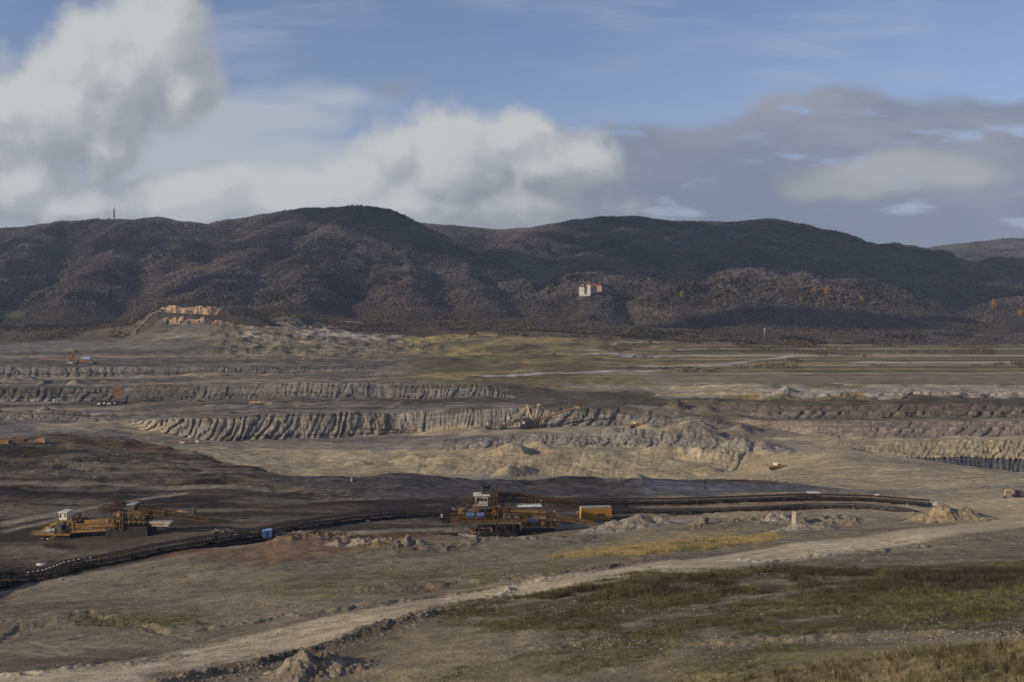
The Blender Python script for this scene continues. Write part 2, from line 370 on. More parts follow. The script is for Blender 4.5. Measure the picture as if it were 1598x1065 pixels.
GZ2 += fbm(GX, GD2, 70, 5, .6, 161) * 9 * sstep(T, 32.9, 33.5) * (1 - sstep(T, 34.3, 34.8)) * sstep(GPX, 200, 240) * (1 - sstep(GPX, 460, 520))

# strokes drawn along the ground: (columns, rows) -> height (m) across a half width in rows
def stroke(pts, hw, soft=0.5, wob=0.0, seed=0):
    a = np.array(pts, float)
    x = GPX; yc = np.interp(x, a[:, 0], a[:, 1])
    h = np.interp(x, a[:, 0], a[:, 2]) if a.shape[1] > 2 else hw
    if wob: yc = yc + wob * fbm(x, x * 0, 40, 4, 0.6, 70 + seed)
    d = np.abs(GPY - yc) / h
    m = 1 - sstep(d, soft, 1.0)
    xr = (a[0, 0], a[-1, 0])
    return m * sstep(x, xr[0] - 8, xr[0] + 8) * (1 - sstep(x, xr[1] - 8, xr[1] + 8))
for yy, hh, x0 in ((535, 2.0, 1000), (541, 2.5, 940), (548.5, 3.0, 900), (558, 3.0, 860), (566.5, 2.5, 1100), (573, 3.0, 880), (580, 2.5, 1000), (592, 2.5, 1040), (604, 2.0, 1000), (616, 1.5, 860), (628, 1.8, 900), (645, 1.8, 1080), (668, 1.5, 1180)):
    yw = yy + 2.0 * fbm(GPX, GPX * 0, 260, 4, .5, int(yy))
    hh *= .35 if yy < 600 else 1.0; GZ2 += hh * sstep(yw - GPY, -1.0, 0.2) * (1 - sstep(yw - GPY, 0.5, 6.5)) * sstep(GPX, x0 - 60, x0 + 80) * (T > 15)
def bump(px_, py_, Y, rx, ry, h, sharp=1.0):
    global GZ2
    X = (px_ - 799) / F * Y
    d = np.hypot((GX - X) / rx, (GD2 - Y) / ry); w_ = d < 1.6
    dd = d[w_] * (1 + .22 * fbm(GX[w_], GD2[w_], max(rx, ry) * .8, 4, .5, int(px_)))
    GZ2[w_] += h * np.clip(1 - dd, 0, 1) ** sharp
for k_ in range(46):                                 # loose heaps left by the spreaders
    r_ = np.random.default_rng(900 + k_); t_ = [(17.5, 860, 640, 1230), (19.5, 930, 880, 1180), (16.4, 800, 560, 1160), (23.4, 1090, -200, 800), (26.5, 1300, -200, 560), (21.5, 1010, 1000, 1230)][k_ % 6]
    px_ = r_.uniform(t_[2], t_[3]); Y_ = t_[1] + r_.uniform(-18, 18); bump(px_, 0, Y_, r_.uniform(7, 20), r_.uniform(8, 16), r_.uniform(2.5, 6.5), r_.uniform(.8, 1.3))
for a_ in ((1040, 0, 848, 26, 14, 9, 1), (1085, 0, 842, 16, 14, 8, 1), (1120, 0, 838, 16, 14, 7, .8), (1150, 0, 866, 15, 12, 7, 1), (1190, 0, 862, 15, 12, 7, 1), (840, 0, 842, 14, 10, -6, .8), (800, 0, 850, 16, 12, 6, 1), (560, 0, 830, 14, 9, 4, 1), (700, 0, 838, 26, 12, 5, .9), (1095, 0, 905, 22, 12, 8, 1), (1060, 0, 912, 20, 12, 6, .9), (960, 0, 905, 30, 10, 5, 1)): bump(*a_)
nearmask = (T < 12)
clod = 0.45 * fbm(GX, GD2, 1.6, 4, 0.6, 51, np.maximum(GD2 * 0.0016, 0.2))
def berm(pts, hw, hgt, cl=0.5, wob=2, seed=0):
    global GZ2
    s = stroke(pts, hw, 0.1, wob, seed)
    GZ2 = GZ2 + s * (hgt * (0.75 + 0.5 * fbm(GX, GD2, 5, 3, 0.5, 60 + seed)) + cl * clod)
berm([(230,1068),(330,1050),(420,1030),(500,1010),(560,995),(640,975),(700,962),(760,945),(800,935)], 6, 0.4, 0.6, 2, 1)
berm([(300,985),(430,965),(560,955),(640,943),(760,928),(880,912),(960,892),(1060,880)], 4, 0.3, 0.35, 2, 2)
berm([(560,925),(700,915),(850,905),(960,890)], 4, 0.4, 0.3, 3, 3)
berm([(0,1050),(80,1042),(200,1030),(290,1020)], 8, 0.12, 0.4, 2, 4)
berm([(1150,884),(1230,878),(1300,870),(1360,866),(1450,858)], 3, 0.35, 0.5, 3, 5)
berm([(330,838),(450,842),(560,848),(640,852)], 9, 1.2, 1.2, 4, 6)
berm([(1080,820),(1180,815),(1260,812),(1340,815)], 8, 0.9, 1.2, 3, 7)
berm([(640,858),(760,852),(880,846)], 4, 0.5, 0.6, 3, 8)
berm([(0,990),(60,972),(130,962),(210,972),(260,985)], 9, -0.4, 0.3, 5, 9)
berm([(830,1012),(950,1003),(1100,1003),(1300,992),(1598,985)], 4, 0.25, 0.3, 2, 10)
# ruts of caterpillar tracks
for k, (pts, hw) in enumerate([([(60,1012),(120,1020),(200,1024),(300,1012),(420,990),(540,970),(700,945)], 3.0), ([(40,1000),(110,1006),(220,1008),(330,996),(440,975)], 2.6),
        ([(90,1000),(160,985),(230,985),(300,1000),(380,1000)], 2.4), ([(300,1040),(430,1015),(560,990),(700,962),(850,928)], 2.2), ([(250,1048),(400,1022),(540,998),(690,968),(840,936)], 2.2),
        ([(870,915),(1000,890),(1150,868),(1300,845),(1450,822),(1598,806)], 2.2), ([(900,922),(1020,898),(1160,876),(1310,852),(1460,830),(1598,815)], 2.2)]):
    s = stroke(pts, hw, 0.2, 1.0, 20 + k)
    cleat = 0.5 + 0.5 * np.sin(GX * 2 * math.pi / 0.55)
    GZ2 -= s * (0.07 + 0.03 * cleat * (k < 3))
# pits and gullies on the dark plateau
gul = fbm(GX * 0.5 + GD2 * 0.25, GD2 * 1.8, 22, 4, 0.55, 81, minwl)
GZ2 -= np.clip(gul - 0.35, 0, 1) * 3.2 * sstep(T, 12.2, 13) * (1 - sstep(T, 14, 14.4)) * (GPX < 1150)

# ---- soil colours (albedo) and some painted bench shadows, laid on by region
TAN = np.array((.335, .270, .172)); GREY = np.array((.222, .193, .148)); COAL = np.array((.030, .027, .025)); DKBR = np.array((.095, .074, .053)); ROAD = np.array((.49, .395, .26))
OLIVE = np.array((.165, .138, .066)); DRY = np.array((.34, .255, .115)); GREEN = np.array((.115, .125, .052)); PALE = np.array((.43, .39, .33)); BRUSH = np.array((.085, .07, .05)); RUST = np.array((.16, .085, .045))
C = np.ones(GD.shape + (3,)) * GREY
warp_y = fbm(GX, GD2 * 2, 30, 5, 0.6, 91, minwl) * np.clip(GD2 / 60, 2.5, 9)
warp_y = np.minimum(warp_y, 8)
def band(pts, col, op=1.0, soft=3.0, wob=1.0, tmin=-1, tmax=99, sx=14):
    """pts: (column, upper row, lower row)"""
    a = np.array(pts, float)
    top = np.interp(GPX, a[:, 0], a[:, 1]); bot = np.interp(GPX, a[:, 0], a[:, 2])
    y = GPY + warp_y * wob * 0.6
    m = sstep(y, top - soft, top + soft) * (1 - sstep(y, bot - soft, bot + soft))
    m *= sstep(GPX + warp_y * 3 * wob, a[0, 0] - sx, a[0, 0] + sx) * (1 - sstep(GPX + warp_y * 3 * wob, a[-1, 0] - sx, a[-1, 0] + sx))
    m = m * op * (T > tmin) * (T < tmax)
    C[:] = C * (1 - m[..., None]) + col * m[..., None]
E = (-400, 2000)
# far ground and brush under the hills
band([(E[0],400,548),(0,400,541),(300,400,515),(620,400,512),(E[1],400,530)], BRUSH, 1, 2, .3, 28)
# left terraces
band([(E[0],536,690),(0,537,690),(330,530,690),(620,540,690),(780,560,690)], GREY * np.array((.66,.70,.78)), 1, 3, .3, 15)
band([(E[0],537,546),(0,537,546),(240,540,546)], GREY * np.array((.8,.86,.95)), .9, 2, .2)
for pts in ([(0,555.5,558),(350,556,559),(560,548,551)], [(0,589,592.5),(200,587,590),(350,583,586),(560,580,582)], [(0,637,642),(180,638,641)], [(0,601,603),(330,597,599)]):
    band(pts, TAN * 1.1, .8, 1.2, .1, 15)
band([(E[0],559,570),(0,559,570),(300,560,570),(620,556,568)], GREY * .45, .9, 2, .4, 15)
band([(E[0],628,636),(0,628,636),(300,624,633),(780,622,631),(830,622,630)], GREY * .33, 1, 1.6, .25, 15)  # dark line painted for the shadow and conveyor along the bench
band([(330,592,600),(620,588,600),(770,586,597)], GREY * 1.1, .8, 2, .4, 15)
band([(200,655,690),(330,648,690),(640,640,680),(760,638,668),(1150,645,670)], GREY * .98, .8, 4, .3, 15)
band([(60,662,672),(180,658,673),(260,664,680)], TAN, .8, 3, .4, 15)
band([(600,570,586),(700,568,588),(800,575,592)], GREY * 1.12, .9, 2, .4, 15)
ln = fbm(GX * .6, GD2 * 5, 120, 5, .6, 151)
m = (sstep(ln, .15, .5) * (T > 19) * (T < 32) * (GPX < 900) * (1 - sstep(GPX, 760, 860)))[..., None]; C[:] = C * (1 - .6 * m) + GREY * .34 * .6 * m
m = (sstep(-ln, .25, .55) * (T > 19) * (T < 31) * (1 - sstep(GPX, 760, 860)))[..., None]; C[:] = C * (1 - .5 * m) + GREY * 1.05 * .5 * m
for pts in ([(E[0],598,601),(0,598,601),(330,594,597)], [(0,613,616),(330,606,609)], [(E[0],644,648),(0,644,648),(190,648,652),(330,640,643),(700,634,637)], [(150,560,562),(470,556,558)], [(0,583,585),(330,580,582)], [(620,664,666.5),(760,663,665),(960,662,664.5),(1010,662,664)], [(560,668,671),(760,668,671),(1000,664,667)], [(330,681,683),(620,673,675.5),(760,670,672)]):
    band(pts, GREY * .34, .85, .9, .2, 15)  # dark lines painted as shadow beneath the benches
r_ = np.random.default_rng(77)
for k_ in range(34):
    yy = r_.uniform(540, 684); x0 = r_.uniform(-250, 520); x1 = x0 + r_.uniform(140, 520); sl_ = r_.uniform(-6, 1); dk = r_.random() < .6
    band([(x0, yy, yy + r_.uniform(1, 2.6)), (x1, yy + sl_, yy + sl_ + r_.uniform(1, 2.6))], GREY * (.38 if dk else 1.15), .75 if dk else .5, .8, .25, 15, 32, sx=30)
# landslip under the cliff
band([(330,505,560),(480,505,560),(620,510,555),(720,520,545)], np.array((.22,.19,.13)), .85, 6, 1.2, 24)
band([(248,476,500),(300,476,506),(388,488,508)], np.array((.38,.25,.15)), .9, 2, .6, 24)
band([(255,490,500),(285,492,507),(310,496,510),(388,500,512)], np.array((.17,.14,.10)), .7, 3, 1.4, 24)
band([(370,508,520),(420,507,524),(450,508,520)], np.array((.46,.38,.30)), .9, 3, .6, 24)
band([(440,512,524),(500,514,528),(640,512,522)], PALE, .55, 3, 1.0, 24)
band([(262,500,524),(300,498,522),(400,506,524),(520,508,524)], np.array((.19,.155,.105)), .9, 3, 1.2, 24)
band([(250,474,498),(300,474,500),(388,488,506)], np.array((.38,.25,.15)), .9, 2, .8, 33)
sc_ = fbm(GX * .8, GD2 * 1.6, 55, 5, .62, 181)
m = (sstep(sc_, .12, .42) * sstep(GPX, 370, 400) * (1 - sstep(GPX, 600, 680)) * sstep(GPY, 500, 505) * (1 - sstep(GPY, 524, 534)) * (T > 29))[..., None]; C[:] = C * (1 - .85 * m) + PALE * .9 * .85 * m
m = (sstep(-sc_, .1, .4) * sstep(GPX, 240, 300) * (1 - sstep(GPX, 640, 720)) * sstep(GPY, 500, 505) * (1 - sstep(GPY, 545, 560)) * (T > 28))[..., None]; C[:] = C * (1 - .7 * m) + np.array((.09, .085, .06)) * .7 * m
# green and yellow terraces on the right
band([(90,500,535),(200,498,534),(248,480,530)], BRUSH * 1.2, .9, 2, .4, 24)
band([(640,518,600),(760,512,604),(900,508,612),(1050,530,612),(E[1],528,612)], OLIVE, 1, 5, .8, 15, sx=60)
m = (sstep(GPX, 700, 860) * (GPY < 600) * (GPY > 512) * sstep(T, 27, 28))[..., None]; C[:] = C * (1 - .38 * m) + DRY * .8 * .38 * m
tn = fbm(GX, GD2 * 4, 160, 5, 0.6, 101)
m = (sstep(tn, 0.0, 0.35) * sstep(GPX, 700, 800) * (GPY < 600) * (GPY > 505) * sstep(T, 27, 28))[..., None]
C[:] = C * (1 - .85 * m) + DRY * .85 * .85 * m
m = (sstep(-tn, 0.1, 0.4) * sstep(GPX, 850, 1000) * (GPY < 585) * (GPY > 530) * sstep(T, 27, 28))[..., None]
C[:] = C * (1 - .5 * m) + OLIVE * .6 * .5 * m
band([(640,515,560),(760,512,556),(860,520,556),(960,545,555)], DRY * .75, .6, 6, 1.4, 24)
dg = fbm((GX * .5 + GD2 * .35), GD2 * 1.2 - GX * .9, 90, 5, .62, 171)
m = (sstep(dg, .05, .35) * sstep(GPX, 600, 680) * (1 - sstep(GPX, 900, 1000)) * (GPY < 592) * (GPY > 508) * (T > 24))[..., None]; C[:] = C * (1 - .6 * m) + OLIVE * .55 * .6 * m
m = (sstep(-dg, .15, .5) * sstep(GPX, 600, 680) * (1 - sstep(GPX, 1000, 1100)) * (GPY < 592) * (GPY > 508) * (T > 24))[..., None]; C[:] = C * (1 - .5 * m) + DRY * 1.0 * .5 * m
band([(960,546,551),(E[1],548,552)], GREEN * .8, .8, 1.5, .15, 24)
band([(1330,559,565),(E[1],559,565)], GREEN * .7, .8, 1.2, .1, 24)
band([(850,555.2,557.0),(E[1],554.6,556.5)], PALE * 1.0, .85, .5, .05, 24)
band([(1330,565,567.6),(E[1],565.2,567)], PALE * .95, .8, .5, .05, 24)
band([(740,586.4,588.6),(1060,576,578.3),(1240,555,557.4)], PALE * 1.05, .9, .6, .05, 22, sx=6)
band([(950,523,524.5),(1040,527,528.5),(1260,533,534.5)], PALE * .8, .5, .8, .1, 24)
band([(820,572,580),(1000,570,582),(1300,574,582),(E[1],573,580)], OLIVE * .62, .5, 3, 1.3, 22)
for q_, (yy, x0) in enumerate(((529, 1000), (534, 960), (539.5, 1000), (545, 900), (561, 900), (571, 940), (577, 1150), (583, 900), (590, 1040), (599, 1060), (607, 1000))):
    band([(x0, yy, yy + 1.2), (E[1], yy - 1, yy + .3)], (PALE if q_ % 2 else DRY) * .95, .8, .45, .04, 15, sx=60)
    band([(x0, yy + 1.6, yy + 4.6), (E[1], yy + .6, yy + 3.8)], (GREEN if q_ % 3 == 0 else OLIVE) * .6, .55, .8, .12, 15, sx=60)
band([(1300,536,548),(E[1],534,548)], np.array((.17,.16,.08)), .4, 1.5, .3, 22)
# banks on the right
band([(1000,585,600),(E[1],583,600)], np.array((.215,.17,.115)), .75, 3, .7, 22)
band([(880,600,608),(1050,602,612),(1250,603,612),(E[1],606,614)], GREY * 1.15, .7, 2, .4, 20)
band([(1200,606,616),(1400,606,620),(E[1],608,622)], PALE * .8, .5, 2, .8, 20)
band([(790,604,625),(870,610,632),(1050,618,640),(E[1],620,640)], np.array((.062,.058,.04)), .9, 2.5, .8, 20)
band([(1130,618,626),(1300,618,624),(1400,620,626)], DRY * .7, .5, 2, 1.2, 20)
band([(1060,632,650),(E[1],632,652)], np.array((.125,.10,.08)), .9, 3, .5, 20)
band([(1100,652,682),(1200,655,684),(E[1],656,684)], np.array((.185,.145,.115)), .9, 2, .3, 17)
band([(1040,648,654),(1200,649,655),(E[1],648,653)], GREY * .4, .8, 1.2, .3, 17)
band([(1180,682,686),(E[1],680.5,685)], TAN * 1.1, .9, 1, .2, 17)
band([(900,640,650),(1050,640,652),(1180,660,672)], GREY * .5, .6, 2.5, 1, 17)
band([(780,598,622),(860,608,640),(1000,630,642)], GREY * .4, .8, 3, 1, 20)
band([(1250,682,716),(E[1],684,716)], TAN * .95, .9, 2, .3, 17.5)
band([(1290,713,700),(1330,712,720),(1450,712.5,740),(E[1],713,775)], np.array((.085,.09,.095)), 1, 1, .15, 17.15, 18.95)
# tan floors
band([(300,690,745),(480,686,745),(700,680,745),(1000,690,748),(1180,690,752),(E[1],690,800)], TAN, 1, 4, .6, 14.9, 18.1)
band([(640,667,680),(900,662,675),(1100,664,676)], TAN, .9, 3, .4, 15)
band([(1100,690,740),(1250,690,772),(E[1],705,800)], TAN, .95, 5, .6, 12.9, 17.2)
band([(850,702,745),(1000,703,748),(1120,728,748)], TAN * .9, .9, 3, .4, 14.9, 19)
# dark coal plateau
band([(E[0],672,900),(0,672,925),(100,672,905),(300,690,868),(380,726,850),(600,738,848),(700,738,842),(960,738,826),(1100,744,806),(1160,752,800),(1260,758,790)], DKBR * .8, 1, 3, .6, 9.6, 14.95)
cn = fbm(GX * 0.7 + GD2 * .3, GD2 * 2.2, 70, 5, 0.6, 111)
m = (sstep(cn, -0.05, 0.4) * (T > 11.4) * (T < 14.9) * (1 - sstep(GPX, 1040, 1200)) * sstep(900 - GPY, 0, 30))[..., None]
C[:] = C * (1 - .85 * m) + COAL * .85 * m
m = (sstep(-cn, 0.2, 0.55) * (T > 12) * (T < 14.9) * (1 - sstep(GPX, 1040, 1200)))[..., None]
C[:] = C * (1 - .55 * m) + GREY * .62 * .55 * m
c2_ = fbm(GX * .6 + GD2 * .2, GD2 * 2.6, 26, 5, .65, 191)
pm = (T > 11.2) * (T < 14.9) * (1 - sstep(GPX, 1040, 1200)) * sstep(905 - GPY, 0, 30)
m = (sstep(c2_, .12, .4) * pm)[..., None]; C[:] = C * (1 - .7 * m) + COAL * .8 * .7 * m
m = (sstep(-c2_, .25, .5) * pm)[..., None]; C[:] = C * (1 - .5 * m) + GREY * .8 * .5 * m
band([(420,736,752),(600,742,775),(950,742,778),(1150,752,770)], np.array((.065,.062,.062)), .85, 4, .8, 12, 14.95)
band([(1000,752,770),(1150,757,770),(1300,762,768),(1440,768,772)], np.array((.10,.105,.115)), .9, 2, .8, 12, 14.95)
band([(0,683,695),(160,675,690),(280,695,706)], RUST * .8, .35, 4, 1, 12, 14.95)
band([(E[0],745,770),(0,748,756),(150,750,756),(260,757,761),(420,760,764)], GREY * .95, .9, 1.5, .3, 12, 14.95)
band([(0,815,822),(120,795,801),(220,775,779),(300,767,771)], GREY * 1.05, 1, 1.5, .15, 11.5, 14.95)
band([(0,828,833),(110,805,809)], GREY * 1.05, .9, 1.5, .15, 11.5, 14.95)
band([(0,852,862),(60,850,858),(120,862,873),(300,850,858)], np.array((.25,.215,.165)), .6, 3, .8, 10.5, 13)
band([(100,845,875),(250,835,860),(400,815,840),(460,812,830)], DKBR * 1.25, .8, 6, 1, 10.5, 13)
band([(990,776,806),(1100,770,808),(1250,768,812),(E[1],760,830)], TAN * .92, .9, 4, .8, 9.6, 14)
band([(1000,775,790),(1250,782,800),(1440,785,797)], np.array((.21,.155,.11)), .7, 3, .7, 10.5, 14)
# service road before the drive station
band([(430,838,842),(560,835,841),(700,824,833),(800,820,829),(1000,814,823),(1120,806,810)], np.array((.27,.235,.19)), .85, 1.5, .3, 9.8, 13)
# beige slope in front
band([(E[0],926,1300),(0,926,1300),(150,902,1300),(300,868,1300),(450,850,1300),(620,847,1300),(900,832,1300),(1100,812,1300),(E[1],800,1300)], np.array((.215,.176,.112)), 1, 3, .5, -1, 10.6)
wn = fbm(GX, GD2 * 1.5, 22, 5, 0.6, 121)
m = (sstep(wn, 0.1, 0.6) * (T < 10))[..., None]
C[:] = C * (1 - .5 * m) + DKBR * 1.2 * .5 * m
band([(160,866,880),(300,862,872),(420,850,880),(560,842,860),(700,836,850)], RUST * 1.1, .6, 6, 1.3, 9, 11.6)
# patches of green and dead grass
vn = fbm(GX, GD2 * 1.3, 9, 5, 0.65, 131)
def patch(pts, col, op, thr=0.0, tmax=12):
    a = np.array(pts, float)
    top = np.interp(GPX, a[:, 0], a[:, 1]); bot = np.interp(GPX, a[:, 0], a[:, 2])
    m = sstep(GPY, top - 6, top + 6) * (1 - sstep(GPY, bot - 6, bot + 6)) * sstep(GPX, a[0, 0] - 40, a[0, 0] + 40) * (1 - sstep(GPX, a[-1, 0] - 40, a[-1, 0] + 40)) * (T < tmax)
    m = (m * op * sstep(vn, thr - .25, thr + .3))[..., None]
    C[:] = C * (1 - m) + col * m
    return m[..., 0]
patch([(100,950,980),(200,945,978),(330,955,985)], OLIVE * .9, .6, .1)
patch([(380,905,925),(480,890,940),(620,890,945),(760,880,935),(900,880,905)], OLIVE * .9, .7, .05)
VEG = np.zeros(GD.shape)
VEG += patch([(690,960,985),(850,935,1000),(1000,905,1010),(1200,888,1000),(1400,880,990),(E[1],875,975)], OLIVE * .55, .85, -.15)
VEG += patch([(460,1040,1068),(700,975,1060),(1000,985,1045),(1400,990,1030)], OLIVE * .7, .6, .12)
VEG += patch([(1050,1045,1100),(1200,1015,1100),(1400,1005,1100),(E[1],985,1100)], OLIVE * 1.2, .8, -.3)
patch([(860,868,880),(960,845,880),(1060,835,870),(1220,822,850)], DRY, .7, -.3)
# the dirt road
band([(-300,1085,1200),(60,1044,1090),(200,1026,1068),(300,1010,1046),(420,986,1026),(500,968,1008),(600,954,985),(700,940,965),(850,914,937),(1000,891,912),(1200,863,885),(1400,836,860),(1550,810,838),(1700,790,822),(E[1],780,805)], ROAD * 1.0, .97, 3, .12, -1, 10.8)
band([(1400,770,806),(1500,768,815),(E[1],764,830)], np.array((.40,.32,.20)), .8, 5, .8, 8.5, 14)
for o_, c_ in ((.22, .78), (.34, 1.12), (.52, .8), (.64, 1.1), (.8, .84)):
    pts = [(60, 1044, 1090), (200, 1026, 1068), (300, 1010, 1046), (420, 986, 1026), (500, 968, 1008), (600, 954, 985), (700, 940, 965), (850, 914, 937), (1000, 891, 912), (1200, 863, 885), (1400, 836, 860), (1598, 806, 832)]
    band([(a, t + (b - t) * o_, t + (b - t) * (o_ + .07)) for a, t, b in pts], np.clip(ROAD * c_, 0, .55), .55, 1.0, .18, -1, 10.8)
band([(230,1050,1062),(420,1022,1036),(500,1004,1016),(640,970,980),(760,942,950)], DKBR, .75, 3, .9, -1, 8)
band([(850,910,914),(960,888,893),(1060,878,881)], DKBR * .7, .7, 1.5, .5, -1, 10)
band([(0,1020,1050),(150,1015,1040),(290,1015,1028)], DKBR, .5, 5, 1, -1, 8)
C *= (1 + 0.10 * fbm(GX, GD2, 40, 4, 0.6, 141))[..., None]
C = np.clip(C, 0.01, 0.7)

def attr_mat(name, attr='soil', rough=1.0, bump=True, grit=1.0):
    m = bpy.data.materials.new(name); m.use_nodes = True; t = m.node_tree; N = NT(t)
    b = t.nodes['Principled BSDF']; b.inputs['Roughness'].default_value = rough; b.inputs['Specular IOR Level'].default_value = 0.1
    at = N.n('ShaderNodeAttribute', attribute_name=attr)
    geo = N.n('ShaderNodeNewGeometry'); pos = geo.outputs['Position']
    n1 = N.noise(pos, 0.35, 6, 0.62); n2 = N.noise(pos, 3.2, 5, 0.65); n3 = N.noise(pos, 0.045, 5, 0.6); n4 = N.noise(N.v('MULTIPLY', pos, (.35, 1.6, 1.2)).outputs[0], 0.16, 6, 0.62)
    a = N.sm(n1, 0.28, 0.72, 1 - 0.26 * grit, 1 + 0.22 * grit); c2 = N.sm(n2, 0.25, 0.75, 1 - 0.36 * grit, 1 + 0.30 * grit); d = N.sm(n3, 0.3, 0.7, 0.84, 1.14)
    f = N.m('MULTIPLY', N.m('MULTIPLY', N.m('MULTIPLY', a, c2), d), N.m('ADD', 1.0, N.m('MULTIPLY', N.sm(n4, .3, .7, -.22, .20), N.sm(N.v('DOT_PRODUCT', pos, (0, 1, 0)).outputs['Value'], 240, 500))))
    col = N.v('SCALE', at.outputs['Color']); t.links.new(f, col.inputs['Scale'])
    vo = N.n('ShaderNodeTexVoronoi'); t.links.new(pos, vo.inputs['Vector']); vo.inputs['Scale'].default_value = 2.3
    st = N.m('MULTIPLY', N.sm(vo.outputs['Distance'], 0.05, 0.13, 1, 0), N.sm(n1, 0.5, 0.62))
    cc = N.mix(N.m('MULTIPLY', st, 0.6), col.outputs[0], (0.42, 0.39, 0.34))
    t.links.new(cc, b.inputs['Base Color'])
    if bump:
        bn = N.n('ShaderNodeBump', i={'Strength': 0.65, 'Distance': 0.5})
        hh = N.m('ADD', N.m('MULTIPLY', n1, 1.0), N.m('MULTIPLY', n2, 0.28))
        t.links.new(hh, bn.inputs['Height']); t.links.new(bn.outputs[0], b.inputs['Normal'])
    return m
SOIL = attr_mat("bare_soil")
me = mesh_from_grid("ground", GX, GD2, GZ2)
set_color(me, 'soil', C)
me.materials.append(SOIL)
ground = bpy.data.objects.new("ground", me); COL.objects.link(ground); tag(ground, kind='structure')

# look-ups: where the ground is
_Zg = GZ2.astype(np.float32)
def at(px_, py_):
    """the point of the ground seen at a photo pixel"""
    j = int(np.clip(np.searchsorted(PXC, px_), 1, NC - 1))
    if PXC[j] - px_ > px_ - PXC[j - 1]: j -= 1
    rowpy = HZ - GZ2[:, j] * F / GD2[:, j]
    # nearest crossing from the camera side
    s = rowpy - py_
    k = np.where((s[:-1] >= 0) & (s[1:] < 0) & (GD2[:-1, j] > 50))[0]
    i = int(k[0]) if len(k) else int(np.argmin(np.abs(s)))
    f = s[i] / (s[i] - s[i + 1]) if len(k) else 0.0
    Y = GD2[i, j] * (1 - f) + GD2[min(i + 1, len(GD2) - 1), j] * f
    Z = GZ2[i, j] * (1 - f) + GZ2[min(i + 1, len(GD2) - 1), j] * f
    return Vector(((px_ - 799) / F * Y, float(Y), float(Z)))
def ground_z(X, Y):
    X = np.atleast_1d(np.asarray(X, float)); Y = np.atleast_1d(np.asarray(Y, float))
    pxx = X / Y * F + 799
    jj = np.clip(((pxx - PXC[0]) / (PXC[1] - PXC[0])).astype(int), 0, NC - 1)
    out = np.empty(len(X))
    order = np.argsort(jj); k = 0
    while k < len(order):
        j = jj[order[k]]; e = k
        while e < len(order) and jj[order[e]] == j: e += 1
        sel = order[k:e]; out[sel] = np.interp(Y[sel], np.maximum.accumulate(GD2[:, j]), GZ2[:, j]); k = e
    return out

# ------------------------------------------------------------ the wooded hills behind the mine
def hw(px_, py_, Y): return ((px_ - 799) / F * Y, Y, -(py_ - HZ) / F * Y - 16)
